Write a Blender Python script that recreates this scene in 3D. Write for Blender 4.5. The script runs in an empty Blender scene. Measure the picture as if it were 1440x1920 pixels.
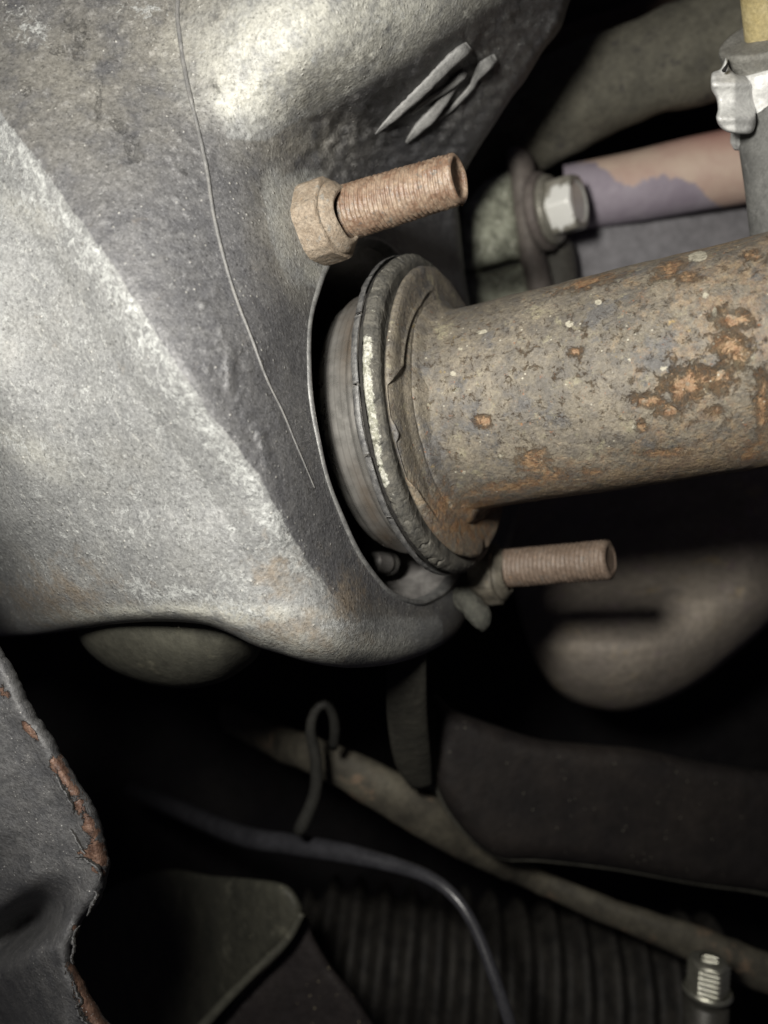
import bpy, math, random
import numpy as np
from mathutils import Vector
from mathutils.geometry import delaunay_2d_cdt

# ------------------------------------------------------------------ camera, world, lamp, exposure
scn = bpy.context.scene
F = 1450.0                      # focal length in photo pixels (photo 1440 x 1920)
cam_d = bpy.data.cameras.new('camera')
cam = bpy.data.objects.new('camera', cam_d)
scn.collection.objects.link(cam)
cam.location = (0, 0, 0)
cam.rotation_euler = (math.radians(90), 0, 0)
cam_d.sensor_fit = 'VERTICAL'
cam_d.sensor_height = 36.0
cam_d.sensor_width = 27.0
cam_d.lens = F / 1920 * 36.0
cam_d.clip_start = 0.005
cam_d.clip_end = 20
cam_d.dof.use_dof = True
cam_d.dof.focus_distance = 0.164
cam_d.dof.aperture_fstop = 27.19 / 2.6
scn.camera = cam
scn.view_settings.view_transform = 'Standard'
scn.view_settings.look = 'None'
scn.view_settings.exposure = 0.0
scn.view_settings.gamma = 1.0
scn.render.resolution_x, scn.render.resolution_y = 768, 1024

world = bpy.data.worlds.new('World')
scn.world = world
world.use_nodes = True
world.node_tree.nodes['Background'].inputs[0].default_value = (0.75, 0.70, 1.0, 1)
world.node_tree.nodes['Background'].inputs[1].default_value = 0.016

def torch(loc, aim, power, radius, size, col, blend=1.0):
    l = bpy.data.lights.new('torch', 'SPOT')
    l.energy = power
    l.shadow_soft_size = radius
    l.spot_size = math.radians(size)
    l.spot_blend = blend
    l.color = col
    o = bpy.data.objects.new('torch', l)
    scn.collection.objects.link(o)
    o.location = loc
    o.rotation_euler = (Vector(aim) - Vector(loc)).to_track_quat('-Z', 'Y').to_euler()
    return o
torch((-0.044, 0.0, 0.040), (0.012, 0.19, 0.050), 3.4, 0.015, 150, (1.0, 0.965, 0.895))

# ------------------------------------------------------------------ geometry helpers (all in mm, linked in metres)
MM = 0.001
rng = np.random.default_rng(7)
random.seed(7)
COL = scn.collection

def P(px, py, d):
    px = np.asarray(px, float); py = np.asarray(py, float); d = np.asarray(d, float) + 0 * px
    return np.stack([(px - 720) / F * d, d, (960 - py) / F * d], -1)
def proj(p):
    p = np.asarray(p, float)
    return np.stack([720 + F * p[..., 0] / p[..., 1], 960 - F * p[..., 2] / p[..., 1]], -1)

def link(name, V, faces, mat, parent=None, smooth=True, attrs=None, origin=None):
    V = np.asarray(V, float)
    if parent is not None:
        o0 = np.array(parent.location) / MM
    elif origin is not None:
        o0 = np.asarray(origin, float)
    else:
        o0 = (V.min(0) + V.max(0)) / 2; o0[2] = V[:, 2].min()
    me = bpy.data.meshes.new(name)
    me.from_pydata(((V - o0) * MM).tolist(), [], [list(map(int, f)) for f in faces])
    if smooth:
        me.polygons.foreach_set('use_smooth', [True] * len(me.polygons))
    at = me.attributes.new('world_mm', 'FLOAT_VECTOR', 'POINT')
    at.data.foreach_set('vector', V.astype(np.float32).ravel())
    for k, v in (attrs or {}).items():
        a = me.attributes.new(k, 'FLOAT', 'POINT')
        a.data.foreach_set('value', np.asarray(v, np.float32))
    me.materials.append(mat)
    ob = bpy.data.objects.new(name, me)
    COL.objects.link(ob)
    if parent is not None:
        ob.parent = parent
    else:
        ob.location = Vector(o0 * MM)
    me.update()
    return ob

def thing(name, label, cat, loc, group=None):
    o = bpy.data.objects.new(name, None)
    o.empty_display_size = 0.01
    COL.objects.link(o)
    o.location = Vector(np.asarray(loc, float) * MM)
    return tag(o, label, cat, group)
def tag(o, label, cat, group=None):
    o['label'] = label; o['category'] = cat
    if group: o['group'] = group
    return o

def catmull(pts, step, closed=True):
    pts = np.asarray(pts, float); n = len(pts); out = []
    m = n if closed else n - 1
    for i in range(m):
        if closed: p0, p1, p2, p3 = pts[(i - 1) % n], pts[i], pts[(i + 1) % n], pts[(i + 2) % n]
        else: p0, p1, p2, p3 = pts[max(i - 1, 0)], pts[i], pts[i + 1], pts[min(i + 2, n - 1)]
        k = max(1, int(np.linalg.norm((p2 - p1)[:2]) / step))
        t = np.linspace(0, 1, k, endpoint=False)[:, None]
        out.append(0.5 * ((2 * p1) + (-p0 + p2) * t + (2 * p0 - 5 * p1 + 4 * p2 - p3) * t * t + (-p0 + 3 * p1 - 3 * p2 + p3) * t ** 3))
    if not closed: out.append(pts[-1:])
    return np.concatenate(out)

def seg_dist(q, poly, closed=True):
    a = poly; b = np.roll(poly, -1, 0)
    if not closed: a, b = poly[:-1], poly[1:]
    best = np.full(len(q), 1e9)
    for i in range(len(a)):
        ab = b[i] - a[i]; L = (ab @ ab) + 1e-9
        t = np.clip(((q - a[i]) @ ab) / L, 0, 1)
        dd = q - (a[i] + t[:, None] * ab)
        best = np.minimum(best, (dd * dd).sum(1))
    return np.sqrt(best)
def inside(q, poly):
    x, y = q[:, 0], q[:, 1]; c = np.zeros(len(q), bool); n = len(poly); j = n - 1
    for i in range(n):
        xi, yi = poly[i]; xj, yj = poly[j]
        m = ((yi > y) != (yj > y)) & (x < (xj - xi) * (y - yi) / ((yj - yi) + 1e-12) + xi)
        c ^= m; j = i
    return c
def blobs(q, lst):
    """soft marks: 1 in the middle of each, 0 at twice its radius"""
    m = np.zeros(len(q))
    for b in lst:
        cx, cy, rx, ry = b[:4]; a = math.radians(b[4]) if len(b) > 4 else 0; s = b[5] if len(b) > 5 else 1
        dx, dy = q[:, 0] - cx, q[:, 1] - cy
        u = (dx * math.cos(a) + dy * math.sin(a)) / rx; v = (-dx * math.sin(a) + dy * math.cos(a)) / ry
        m = np.maximum(m, s * np.clip(1.0 - np.sqrt(u * u + v * v) / 2, 0, 1))
    return m
def pathmark(q, pts, w):
    return np.clip(1 - seg_dist(q, np.asarray(pts, float), False) / w, 0, 1)

def vnoise(p, scale, seed=0, octaves=3):
    """value noise of points p (n,k) -> about -1..1"""
    p = np.asarray(p, float); out = np.zeros(len(p)); amp = 1; tot = 0
    for o in range(octaves):
        q = p / scale * 2 ** o + 37.7 * (seed + o); i = np.floor(q).astype(int); f = q - i; f = f * f * (3 - 2 * f)
        k = p.shape[1]; acc = 0
        for c in range(2 ** k):
            w = 1; h = np.full(len(p), seed * 131 + o * 977, dtype=np.int64)
            for a in range(k):
                bit = (c >> a) & 1
                w = w * (f[:, a] if bit else 1 - f[:, a])
                h = (h * 73856093 ^ ((i[:, a] + bit) * (19349663 + 83492791 * a))) & 0x7fffffff
            h = (h ^ (h >> 13)) * 1274126177 & 0x7fffffff
            acc = acc + w * ((h & 0xffff) / 32767.5 - 1)
        out += amp * acc; tot += amp; amp *= .5
    return out / tot

def relief(name, outline, D, mat, parent=None, hole=None, grid=8, rw=10, rmm=3, back=20, step=6, marks=None,
           hole_back=None, tpow=2.0, jit=.25, lab=None, rwf=None, disp=None):
    """a solid lump: front skin at depth D(px,py) rounded over towards its outline, closed with sides and a back"""
    out = catmull(outline, step) if len(outline) < 400 else np.asarray(outline, float)
    Df = D if callable(D) else (lambda x, y: np.full(len(x), float(D)))
    polys = [out] + ([np.asarray(hole, float)] if hole is not None else [])
    lo, hi = out.min(0), out.max(0)
    gx, gy = np.meshgrid(np.arange(lo[0], hi[0], grid), np.arange(lo[1], hi[1], grid * .87))
    gx = gx + (np.arange(gx.shape[0]) % 2)[:, None] * grid * .5
    q = np.stack([gx.ravel(), gy.ravel()], 1); q += rng.uniform(-jit, jit, q.shape) * grid
    ok = inside(q, out)
    if hole is not None: ok &= ~inside(q, polys[1])
    q = q[ok]
    sd = seg_dist(q, out)
    if hole is not None: sdh = seg_dist(q, polys[1]); q = q[(sd > grid * .5) & (sdh > grid * .5)]
    else: q = q[sd > grid * .5]
    # inset rows along the outline keep the rounding clean
    wrow = rw if rwf is None else rwf(out)
    nrm = np.roll(out, -1, 0) - np.roll(out, 1, 0); nrm = np.stack([-nrm[:, 1], nrm[:, 0]], 1)
    nrm /= np.linalg.norm(nrm, axis=1)[:, None] + 1e-9
    area = 0.5 * np.sum(out[:, 0] * np.roll(out[:, 1], -1) - np.roll(out[:, 0], -1) * out[:, 1])
    if area < 0: nrm = -nrm
    ins = []
    for k in (.02, .08, .2):
        off = np.minimum(np.maximum(1.0, k * wrow), grid) * (1 + 0 * out[:, 0])
        r = out + nrm * off[:, None]
        ds = seg_dist(r, out); ins.append(r[(ds > off * .8) & inside(r, out)])
    ins = np.concatenate(ins)
    pts = np.concatenate([out] + ([polys[1]] if hole is not None else []) + [q, ins])
    n0 = len(out); n1 = len(polys[1]) if hole is not None else 0
    cons = [(i, (i + 1) % n0) for i in range(n0)] + [(n0 + i, n0 + (i + 1) % n1) for i in range(n1)]
    res = delaunay_2d_cdt([Vector(p) for p in pts], cons, [], 0, 1e-4)
    v2 = np.array([tuple(v) for v in res[0]]); tris = np.array(res[2])
    cen = v2[tris].mean(1); keep = inside(cen, out)
    if hole is not None: keep &= ~inside(cen, polys[1])
    tris = tris[keep]
    s = seg_dist(v2, out); w = rw if rwf is None else rwf(v2)
    d0 = Df(v2[:, 0], v2[:, 1])
    u = 1 - np.clip(s / w, 0, 1)
    df = d0 + rmm * (1 - np.power(np.clip(1 - u ** tpow, 0, 1), 1 / tpow))
    if disp is not None: df = df + disp(v2, s)
    Vf = P(v2[:, 0], v2[:, 1], df)
    bk = back(v2) if callable(back) else back
    db = np.maximum(df + 1.0, d0 + rmm + bk * np.clip(s / (w + 1e-6), 0, 1) ** .5)
    Vb = P(v2[:, 0], v2[:, 1], db)
    n = len(v2)
    # orient front faces to camera
    a = v2[tris[:, 1]] - v2[tris[:, 0]]; b = v2[tris[:, 2]] - v2[tris[:, 0]]
    cr = a[:, 0] * b[:, 1] - a[:, 1] * b[:, 0]
    tris[cr > 0] = tris[cr > 0][:, ::-1]       # y points down in the photo
    faces = tris.tolist() + (tris[:, ::-1] + n).tolist()
    from collections import Counter
    ed = Counter()
    for t in tris:
        for i in range(3): ed[(t[i], t[(i + 1) % 3])] += 1
    for (i, j) in list(ed):
        if (j, i) not in ed:
            if hole is not None and hole_back is not None: pass
            faces.append([j, i, i + n, j + n])
    at = {}
    for k, fn in (marks or {}).items():
        m = fn(v2); at[k] = np.concatenate([m, m])
    return link(name, np.concatenate([Vf, Vb]), faces, mat, parent, attrs=at)

def grid_mesh(R, closed_u=True, closed_v=False):
    """R: (nv, nu, 3) rings -> verts, quads"""
    nv, nu = R.shape[:2]; f = []
    idx = np.arange(nv * nu).reshape(nv, nu)
    for j in range(nv if closed_v else nv - 1):
        a = idx[j]; b = idx[(j + 1) % nv]
        for i in range(nu if closed_u else nu - 1):
            f.append([a[i], a[(i + 1) % nu], b[(i + 1) % nu], b[i]])
    return R.reshape(-1, 3), f

def frame_of(A):
    A = np.asarray(A, float); A = A / np.linalg.norm(A)
    W = np.cross(A, [0, 0, 1.]); W /= np.linalg.norm(W); U = np.cross(W, A)
    return A, U, W
def lathe(C, A, prof, nseg=96, mod=None, th0=0.0, th1=2 * math.pi, caps=False):
    """prof: list of (t, r) along axis A from C"""
    A, U, W = frame_of(A); prof = np.asarray(prof, float)
    full = abs(th1 - th0 - 2 * math.pi) < 1e-6
    th = np.linspace(th0, th1, nseg, endpoint=not full)
    T = np.repeat(prof[:, 0:1], nseg, 1); R = np.repeat(prof[:, 1:2], nseg, 1); TH = np.repeat(th[None], len(prof), 0)
    if mod is not None: T, R = mod(T, R, TH)
    X = C + T[..., None] * A + R[..., None] * (np.cos(TH)[..., None] * U + np.sin(TH)[..., None] * W)
    V, f = grid_mesh(X, full)
    f = [q[::-1] for q in f]
    if caps:
        n = len(prof); V = list(map(tuple, V))
        f.append([i for i in range(nseg)]); f.append([(n - 1) * nseg + i for i in range(nseg)][::-1])
        V = np.array(V)
    return V, f
def dense(prof, step):
    prof = np.asarray(prof, float); out = []
    for a, b in zip(prof[:-1], prof[1:]):
        k = max(1, int(np.linalg.norm(b - a) / step)); t = np.linspace(0, 1, k, endpoint=False)[:, None]
        out.append(a + (b - a) * t)
    out.append(prof[-1:]); return np.concatenate(out)

def tube(pts, radii, nseg=24, step=2.0, flat=None, rough=0, seed=1, caps=True):
    """swept tube through 3-D points (mm)"""
    pr = np.concatenate([np.asarray(pts, float), np.asarray(radii, float)[:, None] if np.ndim(radii) else np.full((len(pts), 1), float(radii))], 1)
    n = len(pr); out = []
    for i in range(n - 1):
        p0, p1, p2, p3 = pr[max(i - 1, 0)], pr[i], pr[i + 1], pr[min(i + 2, n - 1)]
        k = max(2, int(np.linalg.norm((p2 - p1)[:3]) / step)); t = np.linspace(0, 1, k, endpoint=False)[:, None]
        out.append(0.5 * ((2 * p1) + (-p0 + p2) * t + (2 * p0 - 5 * p1 + 4 * p2 - p3) * t * t + (-p0 + 3 * p1 - 3 * p2 + p3) * t ** 3))
    out.append(pr[-1:]); c = np.concatenate(out); X = c[:, :3]; R = c[:, 3]
    T = np.gradient(X, axis=0); T /= np.linalg.norm(T, axis=1)[:, None]
    up = np.array([0, -1., 0]); N = np.cross(T[0], up)
    if np.linalg.norm(N) < .1: N = np.cross(T[0], [0, 0, 1.])
    N /= np.linalg.norm(N); rings = []
    th = np.linspace(0, 2 * np.pi, nseg, endpoint=False)
    for i in range(len(X)):
        N = N - (N @ T[i]) * T[i]; N /= np.linalg.norm(N); B = np.cross(T[i], N)
        fl = 1.0 if flat is None else flat
        rings.append(X[i] + R[i] * (np.cos(th)[:, None] * N + fl * np.sin(th)[:, None] * B))
    G = np.array(rings)
    if rough:
        V = G.reshape(-1, 3); cen = np.repeat(X, nseg, 0); dv = V - cen; L = np.linalg.norm(dv, axis=1)[:, None]
        V = V + dv / L * (rough * vnoise(V, max(4, R.mean() * .7), seed))[:, None]; G = V.reshape(G.shape)
    V, f = grid_mesh(G)
    f = [q[::-1] for q in f] if False else f
    if caps:
        k = len(rings); f.append(list(range(nseg))[::-1]); f.append([(k - 1) * nseg + i for i in range(nseg)])
    return V, f
def tube_px(pts, rpx, **kw):
    """pts (px,py,d), radius in photo pixels at that place"""
    pts = np.asarray(pts, float); rp = np.asarray(rpx, float) + 0 * pts[:, 0]
    return tube(P(pts[:, 0], pts[:, 1], pts[:, 2]), rp * pts[:, 2] / F, **kw)

# ------------------------------------------------------------------ material helpers
class NT:
    def __init__(s, name):
        s.m = bpy.data.materials.new(name); s.m.use_nodes = True; s.t = s.m.node_tree
        s.b = s.t.nodes['Principled BSDF']; s.L = s.t.links.new; s._c = None
    def n(s, kind, **kw):
        x = s.t.nodes.new(kind)
        for k, v in kw.items(): setattr(x, k, v)
        return x
    def put(s, sock, v):
        if isinstance(v, bpy.types.NodeSocket): s.L(v, sock)
        elif isinstance(v, (tuple, list)) and len(v) == 3 and sock.type == 'RGBA': sock.default_value = (*v, 1)
        else: sock.default_value = v
    def co(s, scale=(1, 1, 1), rot=(0, 0, 0)):
        if s._c is None:
            s._c = s.n('ShaderNodeAttribute', attribute_name='world_mm').outputs['Vector']
        if scale == (1, 1, 1) and rot == (0, 0, 0): return s._c
        r = s.n('ShaderNodeVectorRotate', rotation_type='EULER_XYZ'); s.L(s._c, r.inputs['Vector'])
        r.inputs['Rotation'].default_value = rot
        m = s.n('ShaderNodeVectorMath', operation='MULTIPLY'); s.L(r.outputs[0], m.inputs[0]); m.inputs[1].default_value = scale
        return m.outputs[0]
    def noise(s, size, detail=4, rough=.6, dist=0, co=None, off=0):
        x = s.n('ShaderNodeTexNoise', noise_dimensions='4D'); s.L(co or s.co(), x.inputs['Vector'])
        x.inputs['Scale'].default_value = 1.0 / size; x.inputs['Detail'].default_value = detail
        x.inputs['Roughness'].default_value = rough; x.inputs['Distortion'].default_value = dist; x.inputs['W'].default_value = off
        return x.outputs['Fac']
    def vor(s, size, feature='F1', co=None, rand=1, out='Distance'):
        x = s.n('ShaderNodeTexVoronoi', feature=feature); s.L(co or s.co(), x.inputs['Vector'])
        x.inputs['Scale'].default_value = 1.0 / size; x.inputs['Randomness'].default_value = rand
        return x.outputs[out]
    def attr(s, name): return s.n('ShaderNodeAttribute', attribute_name=name).outputs['Fac']
    def math(s, op, a, b=0.0, c=0.0, clamp=False):
        x = s.n('ShaderNodeMath', operation=op, use_clamp=clamp)
        s.put(x.inputs[0], a); s.put(x.inputs[1], b); s.put(x.inputs[2], c); return x.outputs[0]
    def step(s, v, lo, hi):
        x = s.n('ShaderNodeMapRange', interpolation_type='SMOOTHSTEP'); s.put(x.inputs['Value'], v)
        x.inputs['From Min'].default_value = lo; x.inputs['From Max'].default_value = hi; return x.outputs[0]
    def mix(s, f, a, b, mode='MIX'):
        x = s.n('ShaderNodeMix', data_type='RGBA', blend_type=mode); s.put(x.inputs[0], f); s.put(x.inputs[6], a); s.put(x.inputs[7], b); return x.outputs[2]
    def mixf(s, f, a, b):
        x = s.n('ShaderNodeMix', data_type='FLOAT'); s.put(x.inputs[0], f); s.put(x.inputs[2], a); s.put(x.inputs[3], b); return x.outputs[0]
    def out(s, color, rough=.6, metal=0.0, spec=.35, height=None, dist=.2):
        s.put(s.b.inputs['Base Color'], color); s.put(s.b.inputs['Roughness'], rough); s.put(s.b.inputs['Metallic'], metal)
        s.put(s.b.inputs['Specular IOR Level'], spec)
        if height is not None:
            bp = s.n('ShaderNodeBump'); bp.inputs['Distance'].default_value = dist * MM; bp.inputs['Strength'].default_value = 1.0
            s.put(bp.inputs['Height'], height); s.L(bp.outputs[0], s.b.inputs['Normal'])
        return s.m

def simple(name, c1, c2, size=6, rough=.6, metal=0.0, spec=.3, bump=.15, speck=None, c3=None, rust=None):
    k = NT(name)
    n1 = k.noise(size, 5, .65); n2 = k.noise(size * .15, 4, .7, off=3)
    c = k.mix(k.step(n1, .3, .7), c1, c2)
    if c3: c = k.mix(k.step(k.noise(size * .6, 5, .7, off=9), .55, .68), c, c3)
    if rust: c = k.mix(k.step(k.noise(size * .8, 6, .75, off=5), .56, .64), c, rust)
    c = k.mix(k.step(n2, .2, .8), k.mix(.45, c, (0, 0, 0)), c)
    if speck:
        v = k.step(k.vor(2.2), .16, .05); r = k.step(k.noise(3, 2, off=11), .55, .6)
        c = k.mix(k.math('MULTIPLY', v, r), c, speck)
    return k.out(c, rough, metal, spec, k.math('ADD', n2, k.math('MULTIPLY', n1, 1.2)), bump)

# cast aluminium of the housing
def mat_casting():
    k = NT('cast aluminium')
    bare_lit, ox, tan_ = k.attr('bare_lit'), k.attr('oxide'), k.attr('tan')
    n_l = k.noise(14, 5, .6); n_m = k.noise(3.2, 5, .68, off=2); n_f = k.noise(.7, 3, .7, off=4)
    # dark sooty skin
    dark = k.mix(k.step(n_m, .34, .68), (.076, .076, .081), (.114, .113, .115))
    dark = k.mix(k.math('MULTIPLY', k.attr('dust'), k.step(k.noise(6, 5, .65, off=8), .3, .6)), dark, (.20, .19, .165))
    # bare skin: lighter metal, plus painted light on the bulge
    lite = k.mix(k.step(k.noise(4, 6, .7, off=6), .36, .64), (.180, .183, .183), (.215, .218, .214))
    lite = k.mix(k.step(k.noise(16, 4, .6, off=13), .5, .75), lite, (.235, .235, .225))
    m = k.math('ADD', bare_lit, k.math('MULTIPLY', k.math('SUBTRACT', k.noise(1.6, 6, .8, off=20), .5), .8))
    c = k.mix(k.step(m, .38, .62), dark, lite)
    c = k.mix(k.math('MULTIPLY', k.attr('pale'), k.step(k.noise(5, 6, .7, off=31), .28, .6)), c, (.42, .415, .37))
    # streaks / wipes along the face
    st = k.noise(1.0, 4, .6, co=k.co((.28, .28, 1.4), (0, math.radians(-58), 0)), off=3)
    c = k.mix(k.math('MULTIPLY', k.math('MULTIPLY', k.step(st, .60, .70), bare_lit), .5), c, (.46, .46, .43))
    # white oxide flecks
    fl = k.noise(2.0, 7, .82, .9, off=40)
    om = k.math('ADD', k.math('MULTIPLY', ox, .30), k.math('MULTIPLY', k.math('SUBTRACT', fl, .5), 1.5))
    c = k.mix(k.math('MULTIPLY', k.step(om, .17, .27), .9), c, (.45, .46, .45))
    # brown-tan stain
    tm = k.math('ADD', k.math('MULTIPLY', tan_, .5), k.math('SUBTRACT', k.noise(4, 5, .7, off=50), .5))
    c = k.mix(k.math('MULTIPLY', k.step(tm, .1, .4), .75), c, (.235, .19, .14))
    # grit: pale and black grains, with glitter specks painted in
    g = k.step(k.vor(1.5), .17, .09); gm = k.step(k.noise(5, 2, off=60), .46, .62)
    c = k.mix(k.math('MULTIPLY', k.math('MULTIPLY', g, gm), .65), c, (.50, .49, .45))
    g2 = k.step(k.vor(.62, co=k.co((1, 1, 1), (.4, .3, .2))), .2, .1)
    c = k.mix(k.math('MULTIPLY', g2, .35), c, (.42, .42, .42))
    b = k.step(k.noise(1.3, 5, .75, off=70), .36, .30)
    c = k.mix(k.math('MULTIPLY', b, .6), c, (.035, .034, .034))
    gr = k.noise(.62, 4, .85, off=90)
    c = k.mix(k.step(gr, .50, .30), c, k.mix(.72, c, (0, 0, 0)))
    c = k.mix(k.math('MULTIPLY', k.step(gr, .58, .70), .40), c, (.42, .42, .42))
    c = k.mix(k.step(n_f, .25, .75), k.mix(.45, c, (0, 0, 0)), c)
    h = k.math('ADD', k.math('MULTIPLY', n_f, .8), k.math('MULTIPLY', n_m, .7))
    h = k.math('ADD', h, k.math('MULTIPLY', k.step(k.vor(1.5), .3, .0), k.math('MULTIPLY', gm, .5)))
    h = k.math('ADD', h, k.math('MULTIPLY', k.step(om, .2, .34), .2))
    pt = k.math('ADD', k.attr('pit'), k.math('MULTIPLY', k.math('SUBTRACT', k.noise(1.3, 6, .8, .3, off=95), .5), 2.6))
    pm2 = k.step(pt, .45, .75)
    c = k.mix(k.math('MULTIPLY', pm2, .02), c, (.05, .048, .044))
    h = k.math('SUBTRACT', h, k.math('MULTIPLY', pm2, .5))
    return k.out(c, k.mixf(bare_lit, .50, .56), 0.0, .5, h, .30)

def mat_pipe():
    k = NT('exhaust steel')
    n_l = k.noise(16, 5, .6); n_m = k.noise(3.6, 6, .7, off=2); n_f = k.noise(.8, 3, .7, off=4)
    c = k.mix(k.step(n_l, .36, .64), (.165, .145, .112), (.245, .213, .163))
    c = k.mix(k.step(n_m, .36, .62), k.mix(.55, c, (.075, .072, .074)), c)
    c = k.mix(k.step(k.noise(9, 6, .7, off=12), .53, .63), c, (.118, .113, .108))
    c = k.mix(k.math('MULTIPLY', k.step(k.noise(5, 6, .72, off=15), .56, .66), .7), c, (.30, .275, .19))
    ra = k.attr('rust')
    rm = k.math('ADD', k.math('MULTIPLY', ra, .50), k.math('MULTIPLY', k.math('SUBTRACT', k.noise(2.2, 7, .8, .6, off=22), .5), 1.7))
    rc = k.mix(k.step(k.noise(1.6, 6, .8, off=24), .38, .62), (.24, .12, .055), (.38, .25, .135))
    rc = k.mix(k.step(k.noise(3, 5, .7, off=26), .52, .66), rc, (.26, .22, .16))
    wm = k.math('ADD', k.math('MULTIPLY', k.attr('warm'), .5), k.math('MULTIPLY', k.math('SUBTRACT', k.noise(4.5, 7, .8, .4, off=41), .5), 1.6))
    c = k.mix(k.math('MULTIPLY', k.step(wm, .30, .55), .55), c, k.mix(k.step(k.noise(2.2, 6, .8, off=43), .4, .6), (.20, .125, .075), (.36, .26, .15)))
    c = k.mix(k.math('MULTIPLY', k.step(k.noise(3.0, 7, .8, off=47), .56, .74), .32), c, (.12, .11, .10))
    c = k.mix(k.math('MULTIPLY', k.step(rm, .06, .42), .8), c, rc)
    ym = k.math('MULTIPLY', k.step(k.noise(1.9, 6, .75, off=27), .60, .72), .6)
    c = k.mix(ym, c, (.38, .27, .09))
    om = k.math('MULTIPLY', k.step(k.noise(1.4, 5, .7, off=29), .61, .72), .7)
    c = k.mix(om, c, (.34, .12, .04))
    pa = k.attr('pale')
    pm = k.math('ADD', k.math('MULTIPLY', pa, .9), k.math('MULTIPLY', k.math('SUBTRACT', k.noise(1.5, 5, .7, off=33), .5), .6))
    c = k.mix(k.math('MULTIPLY', k.step(pm, .38, .46), .85), c, (.46, .43, .34))
    g = k.step(k.vor(1.9), .15, .08); gm = k.step(k.noise(4, 2, off=60), .5, .6)
    c = k.mix(k.math('MULTIPLY', k.math('MULTIPLY', g, gm), .8), c, (.52, .49, .40))
    c = k.mix(k.math('MULTIPLY', k.step(k.noise(1.2, 5, .75, off=70), .38, .31), .6), c, (.045, .038, .034))
    gr = k.noise(.65, 4, .85, off=90)
    c = k.mix(k.step(gr, .50, .28), c, k.mix(.55, c, (.02, .01, 0)))
    c = k.mix(k.math('MULTIPLY', k.step(gr, .60, .75), .4), c, (.5, .46, .36))
    c = k.mix(k.step(n_f, .25, .75), k.mix(.4, c, (0, 0, 0)), c)
    h = k.math('ADD', k.math('MULTIPLY', n_f, .8), k.math('ADD', n_m, k.math('MULTIPLY', k.step(rm, .06, .42), 1.1)))
    return k.out(c, .58, 0.0, .4, h, .42)

def mat_rust(name, a, b, c3, spec=.45, rough=.5, bump=.22):
    k = NT(name)
    n1 = k.noise(2.5, 6, .7); n2 = k.noise(.6, 4, .7, off=3)
    c = k.mix(k.step(n1, .38, .62), a, b)
    c = k.mix(k.step(k.noise(1.8, 5, .7, off=8), .56, .66), c, c3)
    c = k.mix(k.math('MULTIPLY', k.step(k.noise(1.0, 4, .7, off=12), .66, .7), .8), c, (.45, .22, .06))
    c = k.mix(k.step(n2, .25, .7), k.mix(.5, c, (0.01, 0.01, 0.01)), c)
    return k.out(c, rough, 0.0, spec, k.math('ADD', n1, n2), bump)

M_cast = mat_casting()
M_pipe = mat_pipe()
M_stud = mat_rust('rusty thread', (.175, .105, .068), (.29, .215, .155), (.16, .14, .118), .65, .38, .22)
M_nut = mat_rust('dirty rusty nut', (.24, .19, .14), (.32, .265, .205), (.25, .23, .20), .3, .62, .35)
M_stud2 = mat_rust('dull rusty thread', (.15, .108, .08), (.20, .15, .115), (.15, .125, .105), .4, .5, .15)
M_nut2 = mat_rust('dirty brass-brown nut', (.10, .09, .07), (.16, .142, .11), (.09, .085, .075), .35, .55, .3)

def mat_sleeve():
    k = NT('worn machined steel'); ax = k.attr('along'); an = k.attr('angle')
    n1 = k.noise(5, 5, .6); fine = k.noise(.5, 3, .6, off=5, co=k.co((1, 1, .1)))
    c = k.mix(k.step(n1, .35, .65), (.32, .31, .29), (.42, .405, .38))
    r = k.math('ADD', k.attr('rust'), k.math('MULTIPLY', k.math('SUBTRACT', k.noise(4, 6, .7, off=9, co=k.co()), .5), .5))
    c = k.mix(k.math('MULTIPLY', k.step(r, .15, .85), .85), c, (.25, .16, .085))
    c = k.mix(k.math('MULTIPLY', k.step(k.math('FRACT', k.math('MULTIPLY', k.math('ADD', ax, k.math('MULTIPLY', n1, .25)), .62)), .72, .95), .3), c, (.11, .10, .09))
    return k.out(c, k.mixf(k.step(n1, .4, .6), .26, .36), .75, .5, k.math('ADD', n1, k.math('MULTIPLY', fine, .3)), .12)
M_sleeve = mat_sleeve()

def mat_gasket():
    k = NT('flaking gasket')
    n1 = k.noise(3.5, 5, .68); n2 = k.noise(.7, 4, .75, off=3)
    c = k.mix(k.step(n1, .35, .65), (.060, .058, .052), (.125, .118, .10))
    w = k.math('ADD', k.attr('white'), k.math('MULTIPLY', k.math('SUBTRACT', k.noise(1.9, 6, .8, .5, off=9), .5), 3.0))
    c = k.mix(k.step(w, .45, .75), c, k.mix(k.step(k.noise(1.2, 4, .7, off=14), .42, .58), (.24, .24, .19), (.46, .455, .40)))
    c = k.mix(k.step(n2, .3, .6), k.mix(.6, c, (.02, .02, .02)), c)
    return k.out(c, .7, 0.0, .3, k.math('ADD', n1, n2), .35)
M_gasket = mat_gasket()
M_lamina = simple('dark thin steel', (.07, .07, .072), (.20, .197, .19), 1.6, .38, .2, .5, .12)
M_black = simple('flat black steel', (.018, .017, .017), (.04, .038, .034), 3, .7, 0, .2, .3)  # black filler for gaps, grooves and cracks, and the bolt collar
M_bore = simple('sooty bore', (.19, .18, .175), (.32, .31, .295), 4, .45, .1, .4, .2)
M_boreback = simple('black bore bottom', (.010, .010, .011), (.020, .019, .019), 6, .9, 0, .1, .1)  # near-black closing disc of the bore
M_scratch = simple('bright cast edge', (.13, .13, .13), (.27, .27, .26), 2.5, .45, .3, .5, .12)
M_mark = simple('raised cast lettering', (.25, .25, .245), (.36, .36, .35), 3, .5, .1, .5, .2)
M_seam = simple('cast seam', (.13, .13, .13), (.20, .195, .185), 2, .5, 0, .5, .15)

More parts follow.
